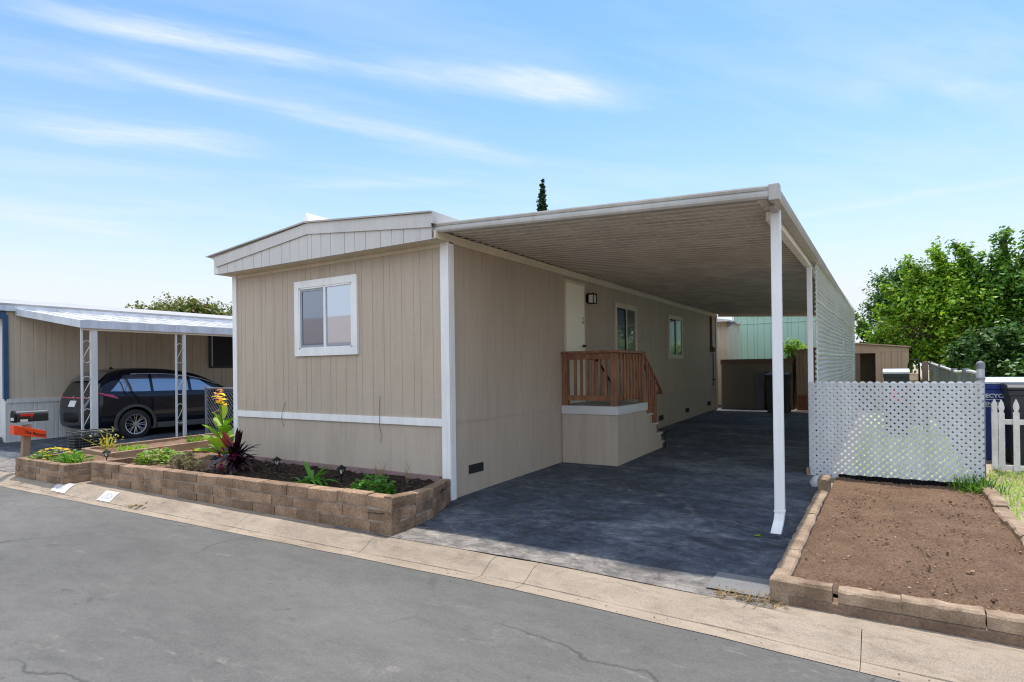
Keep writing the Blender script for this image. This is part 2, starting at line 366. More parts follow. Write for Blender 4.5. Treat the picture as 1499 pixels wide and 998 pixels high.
# ------------------------------------------------------------------ setting
def Yr(x):           # edge of the asphalt along the kerb
    return float(np.interp(x, [-40, -7, -2.8, 2, 3.5, 4.5, 30], [-3.6, -2.23, -2.07, -1.90, -1.94, -2.0, -2.6]))
def grid(name, x0, x1, y0, y1, nx, ny, zf, m, label=None, kind='structure'):
    mb = MB()
    for j in range(ny + 1):
        for i in range(nx + 1):
            x = x0 + (x1 - x0) * i / nx; y = y0 + (y1 - y0) * j / ny
            mb.v.append((x, y, zf(x, y)))
    for j in range(ny):
        for i in range(nx):
            a = j * (nx + 1) + i; mb.f.append((a, a + 1, a + nx + 2, a + nx + 1))
    return mb
g = MB()
ys = [-400, -40, -9.2, -9.1, -1.9, -1.2, 0, 4, 8, 12, 16, 60, 900]
for y in ys:
    z = -.16 if y < -9.1 else (-.16 if y <= -1.9 else gz(y) - .02)
    for x in (-600, -60, -20, 0, 20, 60, 600): g.v.append((x, y, z))
for j in range(len(ys) - 1):
    for i in range(6): a = j * 7 + i; g.f.append((a, a + 1, a + 8, a + 7))
tag(g.build('ground', M['gravelground']), kind='structure')
rd = MB(); xs = np.linspace(-60, 40, 101)
for x in xs: rd.v += [(x, -9.2, -.12), (x, -5.6, -.085), (x, Yr(x) + .01, -.12)]
for i in range(100): a = 3 * i; rd.f += [(a, a + 3, a + 4, a + 1), (a + 1, a + 4, a + 5, a + 2)]
tag(rd.build('road', M['road'], smooth=True), kind='structure')
# rolled kerb with gutter pan, cast in bays with joints
kb = MB(); prof = [(.0, -.116), (.11, -.124), (.150, -.125), (.153, -.119), (.175, -.112), (.215, -.092), (.275, -.056), (.325, -.037), (.375, -.029), (.42, -.033), (.45, -.12)]
joints = [-58, -50, -42, -36, -30, -26, -22, -19, -16, -13.5, -11, -9, -7.4, -5.05, -3.2, -1.6, .28, 1.62, 2.02, 4.3, 6.6, 9, 12, 16, 22, 30, 39]
for a, b in zip(joints[:-1], joints[1:]):
    n = max(2, int((b - a) / .35)); xs = np.linspace(a + .0022, b - .0022, n + 1); st = len(kb.v); k = len(prof)
    for x in xs:
        w = .004 * math.sin(x * 9) + .003 * math.sin(x * 23 + 1)
        kb.v += [(x, Yr(x) + py + w * (1 if j == 0 else .3), pz + .003 * math.sin(x * 5 + j) * (j > 2)) for j, (py, pz) in enumerate(prof)]
    for i in range(n):
        for j in range(k - 1): q = st + i * k + j; kb.f.append((q, q + k, q + k + 1, q + 1))
tag(kb.build('kerb', M['kerb'], smooth=False), kind='structure')

def slab(name, poly, m, zoff=0.0, n=(10, 40)):      # quad poly x-range by y-range following gz
    (x0, x1, y0, y1) = poly
    return tag(grid(name, x0, x1, y0, y1, n[0], n[1], lambda x, y: gz(y) + zoff, m).build(name, m), kind='structure')
dr = MB(); nx = 12; ysd = list(np.linspace(-1.62, 16, 60))
for y in ysd:
    for i in range(nx + 1):
        x = -.35 + 4.15 * i / nx
        yy = max(y, Yr(x) + .41)
        dr.v.append((x, yy, gz(yy) - (.006 if yy < -1.3 else 0) + .003 * math.sin(2.1 * x + 1.7 * yy)))
for j in range(len(ysd) - 1):
    for i in range(nx): a = j * (nx + 1) + i; dr.f.append((a, a + 1, a + nx + 2, a + nx + 1))
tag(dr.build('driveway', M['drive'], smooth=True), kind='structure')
dn = MB(); ysd = list(np.linspace(-2.4, 16, 40))
for y in ysd:
    for i in range(9):
        x = -16 + 8.2 * i / 8; yy = max(y, Yr(x) + .41); dn.v.append((x, yy, max(gz(yy) - .004, -.028)))
for j in range(len(ysd) - 1):
    for i in range(8): a = j * 9 + i; dn.f.append((a, a + 1, a + 10, a + 9))
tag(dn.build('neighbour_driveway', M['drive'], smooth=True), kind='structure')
pt = MB(); xs_p = np.linspace(-7.8, -.3, 24)
for x in xs_p:
    x = float(x)
    for j, y in enumerate((Yr(x) + .415, Yr(x) + .52, -1.0, 0, 3)): pt.v.append((x, y, -.034 if j == 0 else gz(y) - .006))
for i in range(23):
    for j in range(4): a = i * 5 + j; pt.f.append((a, a + 5, a + 6, a + 1))
tag(pt.build('path', M['kerb']), kind='structure')
slab('concrete_strip', (3.66, 3.98, 3.45, 16), M['concrete'], .012, (1, 20))
slab('concrete_patch', (3.33, 3.74, -1.40, -1.02), mat('smooth_patch', (.185, .18, .175), (.145, .143, .142), 4, .85, fine=.15), .003, (2, 4))
ka = MB()
for x in np.linspace(3.74, 14, 40):
    w_ = Yr(float(x)) + .40; ka.v += [(x, w_, -.033), (x, min(w_ + .1, -1.40), -.028), (x, -1.36, -.03)]
for i in range(39): a = 3 * i; ka.f += [(a, a + 3, a + 4, a + 1), (a + 1, a + 4, a + 5, a + 2)]
tag(ka.build('verge_strip', M['kerb']), kind='structure')
slab('lawn', (3.98, 5.36, 3.5, 13), mat('lawn_thatch', (.42, .52, .26), (.34, .45, .19), 6, .95, fine=.2), .008, (1, 20))
slab('side_yard', (5.45, 16, -1.3, 4.2), M['gravelground'], .004, (4, 10))
slab('bin_pad', (5.45, 16, 4.2, 9), M['concrete'], .010, (4, 10))
slab('back_path', (.0, 3.4, 16.0, 17.0), M['concrete'], .02, (1, 2))

# ------------------------------------------------------------------ the home
H = thing('mobile_home', 'long tan mobile home with white corner trim and a shallow grey gable', 'mobile home', (-2.15, 0, 0))
def grooved_x(x0, x1, y, z0, z1, spac, seed=1, d=.0045, gw=.0045):   # wall facing -Y with vertical grooves
    r = random.Random(seed); prof = [(x0, y, z0)]; x = x0 + spac * .6; k = 0
    while x < x1 - .03:
        prof += [(x - gw, y, z0), (x - gw * .55, y + d, z0), (x + gw * .55, y + d, z0), (x + gw, y, z0)]
        x += spac if k % 3 else spac * .55; k += 1
    prof.append((x1, y, z0))
    return MB().sheet(prof, (0, 0, z1 - z0))
def grooved_y(y0, y1, x, z0, z1, spac, seed=1, d=.005, gw=.005, sgn=1):   # wall facing +X
    prof = [(x, y0, z0)]; y = y0 + spac * .6; k = 0
    while y < y1 - .03:
        prof += [(x, y - gw, z0), (x - sgn * d, y - gw * .55, z0), (x - sgn * d, y + gw * .55, z0), (x, y + gw, z0)]
        y += spac if k % 3 else spac * .5; k += 1
    prof.append((x, y1, z0))
    return MB().sheet(prof, (0, 0, z1 - z0))
grooved_x(-4.24, -.08, FW, .95, 3.12, .20).build('front_wall', M['siding'], H)
MB().box(-4.24, -.08, FW + .006, FW + .05, -.1, .90).build('front_skirting', M['skirt'], H)
sw = grooved_y(0.0, 13.2, 0, .917, 3.12, .20, 2, .005, .0045); sw.build('side_wall', M['siding_side'], H)
grooved_y(0.0, 13.2, -.008, -.1, .915, .24, 2, .0025, .003).build('side_skirting', M['siding_side'], H)
MB().box(-4.25, -.05, 13.2, 13.25, 0, 3.2).box(-4.30, -4.26, FW, 13.2, -.1, 3.12).build('rear_wall', M['siding_side'], H)
ct = MB().box(-.105, .022, FW - .022, FW + .002, -.06, 3.10).box(.002, .024, FW + .002, .0, -.06, 3.085)
ct.build('corner_trim', M['trim'], H, bevel=.003)
MB().box(-4.318, -4.215, FW - .022, FW + .03, -.06, 3.105).build('corner_trim', M['trim'], H, bevel=.003)
MB().box(-4.214, -.106, FW - .02, FW + .004, .878, .972).build('belt_trim', M['trim'], H, bevel=.003)
MB().box(.002, .026, 13.08, 13.2, .2, 3.09).build('corner_trim', M['cream'], H)
# soffit and gable fascia
FY = -.36
MB().box(-4.32, -.01, FY + .02, FW, 3.098, 3.112).build('soffit', M['cream'], H)
MB().box(-4.214, -.11, FW - .012, FW + .002, 3.05, 3.097).build('soffit_mould', M['cream'], H)
gp = []
def gable_z(x): return np.interp(x, [-4.5, -2.2, 0.0], [3.20, 3.44, 3.215])
xx = -4.30; k = 0; gb = MB()
xsg = [-4.30] 
while xx < -.3: xx += .19 if k % 3 else .26; xsg.append(min(xx, -.02)); k += 1
if xsg[-1] < -.02: xsg.append(-.02)
xsg = sorted(set(xsg + [-2.2]))
for a, b in zip(xsg[:-1], xsg[1:]):
    e = .0035 if b != -2.2 and a != -2.2 else 0.002
    gb.prism([(a + e, FY, 3.092), (b - e, FY, 3.092), (b - e, FY, gable_z(b) + .02), (a + e, FY, gable_z(a) + .02)], (0, .02, 0))
gb.box(-4.29, -.03, FY + .012, FY + .03, 3.095, 3.22)
gb.build('gable_panel', M['gable'], H)
band = MB().prism([(-4.33, FY - .022, 3.200), (-2.19, FY - .022, 3.430), (-.018, FY - .022, 3.225), (-.018, FY - .022, 3.392), (-2.19, FY - .022, 3.580), (-4.36, FY - .022, 3.345)], (0, .021, 0))
band.build('gable_band', M['gable'], H, bevel=.002)
MB().prism([(-4.52, FY - .05, 3.372), (-2.22, FY - .05, 3.582), (.0, FY - .05, 3.393), (.0, FY - .05, 3.411), (-2.22, FY - .05, 3.603), (-4.55, FY - .05, 3.386)], (0, .06, 0)).build('drip_edge', M['drip'], H)
rf = MB()
rf.prism([(-4.52, FY + .01, 3.374), (-2.22, FY + .01, 3.590), (.0, FY + .01, 3.400), (.0, FY + .01, 3.34), (-2.22, FY + .01, 3.53), (-4.40, FY + .01, 3.32)], (0, 13.75, 0))
rf.box(-4.42, -4.30, FY + .01, 13.4, 3.1, 3.33)
roof = rf.build('roof', M['roof'], H)
MB().prism([(-.02, FY - .02, 3.27), (.012, FY - .02, 3.27), (.012, FY - .02, 3.41), (-.02, FY - .02, 3.41)], (0, 13.7, 0)).build('eave_fascia', M['gable'], H)
MB().prism([(-2.86, .02, 3.56), (-2.54, .02, 3.60), (-2.70, .02, 3.885)], (0, .9, 0)).build('ridge_cap', M['roof'], H)
# eave trim along the side wall
MB().box(.001, .03, .0, 13.25, 3.085, 3.19).build('eave_trim', M['cream'], H, bevel=.003)
MB().box(.0, .03, FW - .26, -.0, 3.10, 3.19).build('eave_trim', M['cream'], H)

# ---- front window
def window_x(x0, x1, z0, z1, y, parent, fr=.10, mull=.5):
    w = MB()
    w.box(x0, x1, y - .035, y + .002, z1 - fr, z1).box(x0, x1, y - .035, y + .002, z0, z0 + fr)
    w.box(x0, x0 + fr, y - .035, y + .002, z0 + fr, z1 - fr).box(x1 - fr, x1, y - .035, y + .002, z0 + fr, z1 - fr)
    W = w.build('window', M['trim'], parent, bevel=.003)
    xm = x0 + (x1 - x0) * mull
    f = MB()
    a0, a1, b0, b1 = x0 + fr + .001, x1 - fr - .001, z0 + fr + .001, z1 - fr - .001
    f.box(a0, a1, y - .029, y - .001, b1 - .022, b1).box(a0, a1, y - .029, y - .001, b0, b0 + .022)
    f.box(a0, a0 + .022, y - .029, y - .001, b0, b1).box(a1 - .022, a1, y - .029, y - .001, b0, b1)
    f.box(xm - .022, xm + .022, y - .030, y - .001, b0 + .0225, b1 - .0225)
    f.build('window_frame', M['trim'], W, bevel=.002)
    s = MB(); c0, c1, d0, d1 = a0 + .024, xm - .023, b0 + .024, b1 - .024
    s.box(c0, c1, y - .019, y - .004, d1 - .03, d1).box(c0, c1, y - .019, y - .004, d0, d0 + .03)
    s.box(c0, c0 + .03, y - .019, y - .004, d0 + .03, d1 - .03).box(c1 - .012, c1, y - .019, y - .004, d0 + .03, d1 - .03)
    s.build('screen_frame', mat('screen_frame_grey', (.30, .32, .36), None, 3, .5), W)
    MB().box(c0 + .03, c1 - .012, y - .010, y - .003, d0 + .03, d1 - .03).build('pane', M['screenglass'], W)
    MB().box(xm + .023, a1 - .023, y - .012, y - .003, b0 + .023, b1 - .023).build('pane', M['blind'], W)
window_x(-2.80, -1.52, 1.787, 2.862, FW, H)
def window_y(y0, y1, z0, z1, parent, x=0, fr=.075, label=None):
    w = MB(); d = .03
    w.box(x - .002, x + d, y0, y1, z1 - fr, z1).box(x - .002, x + d, y0, y1, z0, z0 + fr)
    w.box(x - .002, x + d, y0, y0 + fr, z0 + fr, z1 - fr).box(x - .002, x + d, y1 - fr, y1, z0 + fr, z1 - fr)
    W = w.build('window', M['cream'], parent, bevel=.003)
    ym = (y0 + y1) / 2; a0, a1, b0, b1 = y0 + fr + .001, y1 - fr - .001, z0 + fr + .001, z1 - fr - .001
    f = MB(); 
    f.box(x, x + .024, a0, a1, b1 - .02, b1).box(x, x + .024, a0, a1, b0, b0 + .02).box(x, x + .024, a0, a0 + .02, b0 + .021, b1 - .021).box(x, x + .024, a1 - .02, a1, b0 + .021, b1 - .021)
    f.box(x, x + .026, ym - .02, ym + .03, b0 + .021, b1 - .021)
    f.build('window_frame', M['cream'], W)
    s = MB(); s.box(x + .004, x + .016, a0 + .021, ym - .021, b1 - .05, b1 - .021).box(x + .004, x + .016, ym - .06, ym - .021, b0 + .021, b1 - .051)
    s.build('screen_frame', M['black'], W)
    MB().box(x + .002, x + .008, a0 + .021, ym - .0605, b0 + .021, b1 - .051).build('pane', M['screenglass'], W)
    MB().box(x + .002, x + .009, ym + .031, a1 - .021, b0 + .021, b1 - .021).build('pane', M['glass'], W)
window_y(5.06, 6.24, 1.79, 2.845, H)
window_y(8.38, 9.56, 1.79, 2.845, H)
# ---- door
D = MB().box(.004, .026, 2.99, 3.66, .99, 2.985).build('door', M['door'], H, bevel=.003)
MB().box(.0, .020, 2.945, 2.988, .97, 3.03).box(.0, .020, 3.662, 3.705, .97, 3.03).box(.0, .020, 2.988, 3.662, 2.987, 3.03).build('door_frame', M['cream'], H)
MB().tube([(.026, 3.60, 1.95), (.075, 3.60, 1.95)], .02, 10).tube([(.075, 3.60, 1.95), (.085, 3.50, 1.945)], .011, 8).build('handle', M['black'], D)
MB().tube([(.026, 3.60, 2.36), (.046, 3.60, 2.36)], .03, 12).tube([(.026, 3.60, 2.43), (.036, 3.60, 2.43)], .022, 12).build('deadbolt', M['alloy'], D)
# ---- porch lamp
L = MB().box(.003, .03, 3.78, 3.93, 2.72, 2.86).box(.031, .15, 3.77, 3.94, 2.855, 2.875).box(.031, .15, 3.78, 3.93, 2.70, 2.712)
for a, b in ((.135, 3.783), (.135, 3.915), (.034, 3.783), (.034, 3.915)): L.box(a, a + .012, b, b + .012, 2.713, 2.854)
LP = L.build('porch_lamp', M['black'], H)
MB().box(.048, .134, 3.797, 3.913, 2.7125, 2.852).build('lamp_glass', M['lampglass'], LP)
# ---- skirting vents
for y0, y1, z0, z1 in ((.29, .60, .255, .365), (7.66, 7.96, .345, .46), (9.81, 10.12, .385, .50), (12.05, 12.4, .44, .56)):
    v = MB().box(-.007, .004, y0, y1, z0, z0 + .012).box(-.007, .004, y0, y1, z1 - .012, z1).box(-.007, .004, y0, y0 + .012, z0 + .0125, z1 - .0125).box(-.007, .004, y1 - .012, y1, z0 + .0125, z1 - .0125)
    V = v.build('skirting_vent', M['vent'], H)
    s = MB().box(-.0075, -.005, y0 + .013, y1 - .013, z0 + .013, z1 - .013)
    for k in range(4): zz = z0 + .02 + k * .022; s.box(-.004, .002, y0 + .013, y1 - .013, zz, zz + .006)
    s.build('louvre', M['vent'], V)
# ---- conduit, meter box, hose bib, stray wires
MB().box(.002, .05, 12.45, 12.53, 2.16, 3.08).build('conduit', M['rust'], H)
MB().box(.002, .10, 12.40, 12.72, 2.02, 2.18).box(.10, .125, 12.44, 12.56, 2.05, 2.14).build('meter_box', M['rust'], H, bevel=.006)
MB().tube([(.01, 12.70, 1.0), (.02, 12.72, 2.0)], .014).tube([(.01, 12.66, 1.2), (.07, 12.66, 1.2)], .02).build('cable_pipe', M['vent'], H)
MB().tube([(.012, 5.2, .935), (.012, 8, .93), (.012, 10, .955), (.012, 12.6, .95)], .009, 6).build('cable', M['skirt'], H)
wv = MB().tube([(-1.135, FW - .012, 1.235), (-1.14, FW - .016, 1.10), (-1.128, FW - .03, 1.0), (-1.138, FW - .028, .86), (-1.12, FW - .012, .74), (-1.13, FW - .012, .63)], .003, 5)
wv.build('loose_wire', M['wire'], H)
MB().tube([(-3.05, FW - .01, 1.12), (-3.10, FW - .03, .97), (-3.12, FW - .03, .87), (-3.09, FW - .012, .76)], .003, 5).build('loose_wire', M['wire'], H)
MB().box(-3.92, -3.70, FW - .004, FW + .001, 1.0, 1.012).box(-3.92, -3.70, FW - .004, FW + .001, 1.05, 1.058).build('scuffed_patch', M['skirt'], H)

# ------------------------------------------------------------------ carport
CP = thing('carport', 'cream metal carport roof over the dark driveway beside the tan home', 'carport', (1.85, 6, 0))
CY0, CY1, CX1 = -.30, 13.35, 3.635
def cz(x): return 3.203 - .054 * x       # underside height
pn = MB(); prof = []
p = .1515; y = CY0 + .03
while y < CY1:
    prof += [(y, .0), (y + .035, .001), (y + .1620, .024)]
    y += p
n = len(prof)
for x in (-.02, .9, 1.8, 2.7, CX1 - .02):
    for (yy, zz) in prof: pn.v.append((x, yy, cz(x) + zz))
for i in range(4):
    for j in range(n - 1): a = i * n + j; pn.f.append((a, a + n, a + n + 1, a + 1))
po = pn.build('roof_panel', M['pan'], CP)
sm_ = MB(); y = CY0 + .03
while y < CY1 - .05:
    for x0, x1 in zip((.035, .9, 1.8, 2.7), (.9, 1.8, 2.7, CX1 - .14)):
        sm_.add([(x0, y - .001, cz(x0) + .012), (x1, y - .001, cz(x1) + .012), (x1, y - .001, cz(x1) - .0045), (x0, y - .001, cz(x0) - .0045), (x0, y + .006, cz(x0) - .0045), (x1, y + .006, cz(x1) - .0045)], [(0, 1, 2, 3), (3, 2, 5, 4)])
    y += p
sm_.build('pan_seams', mat('aged_seam', (.52, .48, .43), (.36, .33, .29), 2.5, .6), CP)
top = MB().prism([(-.30, CY0 + .02, cz(0) + .05), (CX1, CY0 + .02, cz(CX1) + .05), (CX1, CY0 + .02, cz(CX1) + .065), (-.30, CY0 + .02, cz(0) + .065)], (0, CY1 - CY0 - .02, 0))
top.build('roof_skin', M['roof'], CP)
# front gutter: lip above a rounded roll
def gprof(x, y0, s=1):
    z = cz(x)
    pts = [(.02, .078), (-.012, .080), (-.018, .066), (-.012, .045), (-.004, .040), (-.018, .030), (-.030, .008), (-.030, -.014), (-.016, -.032), (.004, -.036), (.02, -.026), (.022, .0)]
    return [(x, y0 + a, z + b) for a, b in pts]
gt = MB(); k = 12
for x in (-.22, .5, 1.5, 2.5, CX1 + .005): gt.v += gprof(x, CY0)
for i in range(4):
    for j in range(k): gt.f.append((i * k + j, i * k + (j + 1) % k, (i + 1) * k + (j + 1) % k, (i + 1) * k + j))
gt.f += [tuple(range(k)), tuple(4 * k + j for j in range(k - 1, -1, -1))]
gt.build('front_gutter', M['gutter'], CP, smooth=False)
zc = cz(CX1)
sg = [(CX1 - .05, -.015), (CX1 - .05, .065), (CX1 + .045, .085), (CX1 + .06, .06), (CX1 + .05, .03), (CX1 + .065, .005), (CX1 + .05, -.03), (CX1 + .0, -.04)]
MB().prism([(x, CY0 - .01, zc + z) for x, z in sg], (0, CY1 - CY0 + .03, 0)).build('side_gutter', M['gutter'], CP)
MB().box(CX1 - .015, CX1 + .07, CY0 - .04, CY0 + .06, zc - .055, zc + .085).build('gutter_corner', M['gutter'], CP, bevel=.008)
MB().box(CX1 - .13, CX1 - .055, .26, CY1, zc - .085, zc - .004).build('side_beam', M['pan'], CP)
MB().prism([(.04, CY1 - .06, cz(.04) - .07), (CX1, CY1 - .06, cz(CX1) - .07), (CX1, CY1 - .06, cz(CX1) + .06), (.04, CY1 - .06, cz(0) + .06)], (0, .06, 0)).build('rear_beam', M['cream'], CP)
# downspout at the front corner with an elbow at its foot
ds = MB(); x, yd = 3.607, .14
def rect(cx, cy, z, a, b): return [(cx - a, cy - b, z), (cx + a, cy - b, z), (cx + a, cy + b, z), (cx - a, cy + b, z)]
secs = [rect(x, yd + .0, 3.03, .040, .030), rect(x, yd, .22, .040, .030), rect(x - .006, yd - .012, .16, .040, .031), rect(x - .022, yd - .075, .055, .043, .033)]
for s_ in secs: ds.v += s_
for i in range(3):
    for j in range(4): ds.f.append((i * 4 + j, i * 4 + (j + 1) % 4, (i + 1) * 4 + (j + 1) % 4, (i + 1) * 4 + j))
dso = ds.build('downspout', M['postwhite'], CP, bevel=.008)
sd = dso.modifiers.new('Solidify', 'SOLIDIFY'); sd.thickness = .003
MB().box(x - .046, x + .046, yd - .036, yd + .036, .235, .25).build('downspout_strap', M['postwhite'], CP)
MB().box(x - .03, x + .03, -.1, yd + .02, zc - .058, zc - .036).build('downspout_outlet', M['gutter'], CP)
for yy in (3.365, 6.6, 9.9, 13.25):
    xx = 3.562 + .008 * (yy - 3.3)
    MB().box(xx - .032, xx + .032, yy - .03, yy + .03, gz(yy) - .02, zc - .086).build('post', M['postwhite'], CP, bevel=.004)
# corrugated side screen in three lapped rows
SC = thing('corrugated_screen', 'weathered white corrugated fibreglass screen closing the right side of the carport', 'screen', (3.65, 8.3, 0))
def sx(y): return 3.612 + .008 * (y - 3.3)
rows = [(.10, 1.05, 0), (1.02, 1.75, .004), (1.70, 2.50, .008), (2.44, 3.10, .012)]
for r_, (z0, z1, o_) in enumerate(rows):
    s = MB(); nz = int((z1 - z0) / .068 * 8); ny = 40
    for j in range(ny + 1):
        y = 3.36 + (13.3 - 3.36) * j / ny
        lift = .006 * math.sin(y * 1.1 + r_ * 2) + .004 * math.sin(y * 2.7 + r_) + gz(y) * .5 - .03
        zt = z1 + lift if r_ < 3 else z1 + .02 * (j / ny)
        zb = z0 + (lift if r_ > 0 else gz(y) - .06)
        for i in range(nz + 1):
            t = i / nz
            s.v.append((sx(y) + o_ + .014 + .013 * math.sin(2 * PI * t * nz / 8) + .003 * math.sin(y * 3 + r_), y, zb + (zt - zb) * t))
    for j in range(ny):
        for i in range(nz): a = j * (nz + 1) + i; s.f.append((a, a + nz + 1, a + nz + 2, a + 1))
    s.build('panel_row', M['screen'], SC, smooth=True)
for yy in (3.42, 8.6, 12.2):
    st = MB().box(sx(yy) + .02, sx(yy) + .034, yy - .014, yy + .014, gz(yy) + .05, 3.08)
    st.build('batten', M['screen'], SC)

# ------------------------------------------------------------------ porch landing with steps
PS = thing('porch_steps', 'tan boxed landing with redwood railing and four steps at the cream door', 'porch steps', (.48, 3.8, .08))
XC = .95
f_ = [(.006, 2.82, .84)]
grooved_x(.004, XC + .0005, 2.82, .0, .84, .23, 4, .004, .004).build('front_panel', M['skirt'], PS)
stp = [(2.82, .0), (2.82, .84), (4.13, .84), (4.13, .755), (4.39, .755), (4.39, .565), (4.64, .565), (4.64, .375), (4.90, .375), (4.90, .205), (4.97, .205), (4.97, .0)]
MB().prism([(XC - .03, a + (.0005 if a < 2.83 else 0), b) for a, b in stp], (.031, 0, 0)).build('side_panel', M['siding_side'], PS)
MB().box(.003, XC + .018, 2.80, 2.819, .842, .972).box(XC + .001, XC + .02, 2.8195, 4.14, .842, .972).build('fascia_board', M['fascia'], PS, bevel=.003)
df = MB()
for k in range(9): df.box(.003, XC, 2.825 + k * .146, 2.825 + k * .146 + .14, .945, .976)
df.build('deck_floor', M['deckfloor'], PS)
for a, b, z in ((4.10, 4.42, .775), (4.36, 4.68, .585), (4.61, 4.93, .395), (4.86, 5.10, .225)):
    MB().box(.04, XC + .025, a + .02, b, z - .03, z).build('tread', M['tread'], PS, bevel=.004)
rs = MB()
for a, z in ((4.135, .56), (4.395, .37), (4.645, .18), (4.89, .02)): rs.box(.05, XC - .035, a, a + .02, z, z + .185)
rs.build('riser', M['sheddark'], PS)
px0, px1, py0, py1 = .055, .885, 2.875, 4.06
for (a, b, z0, z1) in ((px0, py0, .95, 1.80), (px1, py0, .90, 1.80), (px1, py1, .94, 1.80), (px1, 4.70, .42, 1.29)):
    MB().box(a - .045, a + .045, b - .045, b + .045, z0, z1).build('rail_post', M['redwood'], PS, bevel=.005)
MB().box(.0, px1 + .075, py0 - .07, py0 + .07, 1.803, 1.84).build('top_rail', M['redwood'], PS, bevel=.004)
MB().box(px1 - .065, px1 + .075, py0 + .0705, py1 + .06, 1.803, 1.84).build('top_rail', M['redwood'], PS, bevel=.004)
MB().box(px0 + .046, px1 - .046, py0 - .02, py0 + .02, 1.705, 1.80).build('sub_rail', M['redwood'], PS, bevel=.003)
MB().box(px1 - .02, px1 + .02, py0 + .046, py1 - .046, 1.705, 1.80).build('sub_rail', M['redwood'], PS, bevel=.003)
MB().box(px0 + .046, px1 - .046, py0 - .02, py0 + .02, 1.055, 1.135).build('bottom_rail', M['redwood'], PS, bevel=.003)
MB().box(px1 - .02, px1 + .02, py0 + .046, py1 - .046, 1.055, 1.135).build('bottom_rail', M['redwood'], PS, bevel=.003)
for k in range(6):
    xx = px0 + .045 + (px1 - px0 - .09) * (k + 1) / 7
    MB().box(xx - .019, xx + .019, py0 + .021, py0 + .056, 1.06, 1.79).build('baluster', M['redwood'], PS)
for k in range(7):
    yy = py0 + .045 + (py1 - py0 - .09) * (k + 1) / 8
    MB().box(px1 + .021, px1 + .05, yy - .019, yy + .019, 1.06, 1.79).build('baluster', M['redwood'], PS)
# sloping stair rail
def sl(y): return 1.80 - .745 * (y - 4.06)
def para(mb, x0, x1, y0, y1, t, zo=0): return mb.prism([(x0, y0, sl(y0) + zo), (x0, y1, sl(y1) + zo), (x0, y1, sl(y1) + zo + t), (x0, y0, sl(y0) + zo + t)], (x1 - x0, 0, 0))
para(MB(), px1 - .065, px1 + .07, 4.122, 5.02, .045, -.005).build('stair_rail', M['redwood'], PS)
para(MB(), px1 + .0, px1 + .04, 4.11, 4.85, .11, -.12).build('stair_rail', M['redwood'], PS)
para(MB(), px1 + .01, px1 + .04, 4.12, 4.80, .10, -.86).build('stair_rail', M['redwood'], PS)
for k in range(5):
    yy = 4.19 + k * .105
    MB().box(px1 + .041, px1 + .07, yy - .019, yy + .019, sl(yy) - .84, sl(yy) - .03).build('baluster', M['redwood'], PS)
MB().tube([(.07, 3.75, 1.80), (.07, 4.0, 1.78), (.07, 4.95, 1.12), (.03, 4.97, 1.08)], .017).tube([(.07, 4.1, 1.70), (.005, 4.1, 1.70)], .01).build('handrail', M['black'], PS)
MB().tube([(XC + .04, 5.0, .02), (XC + .04, 5.0, .38)], .011).tube([(XC + .04, 5.0, .36), (XC + .08, 5.02, .40), (XC + .05, 5.08, .42)], .010).build('grab_bar', M['black'], PS)

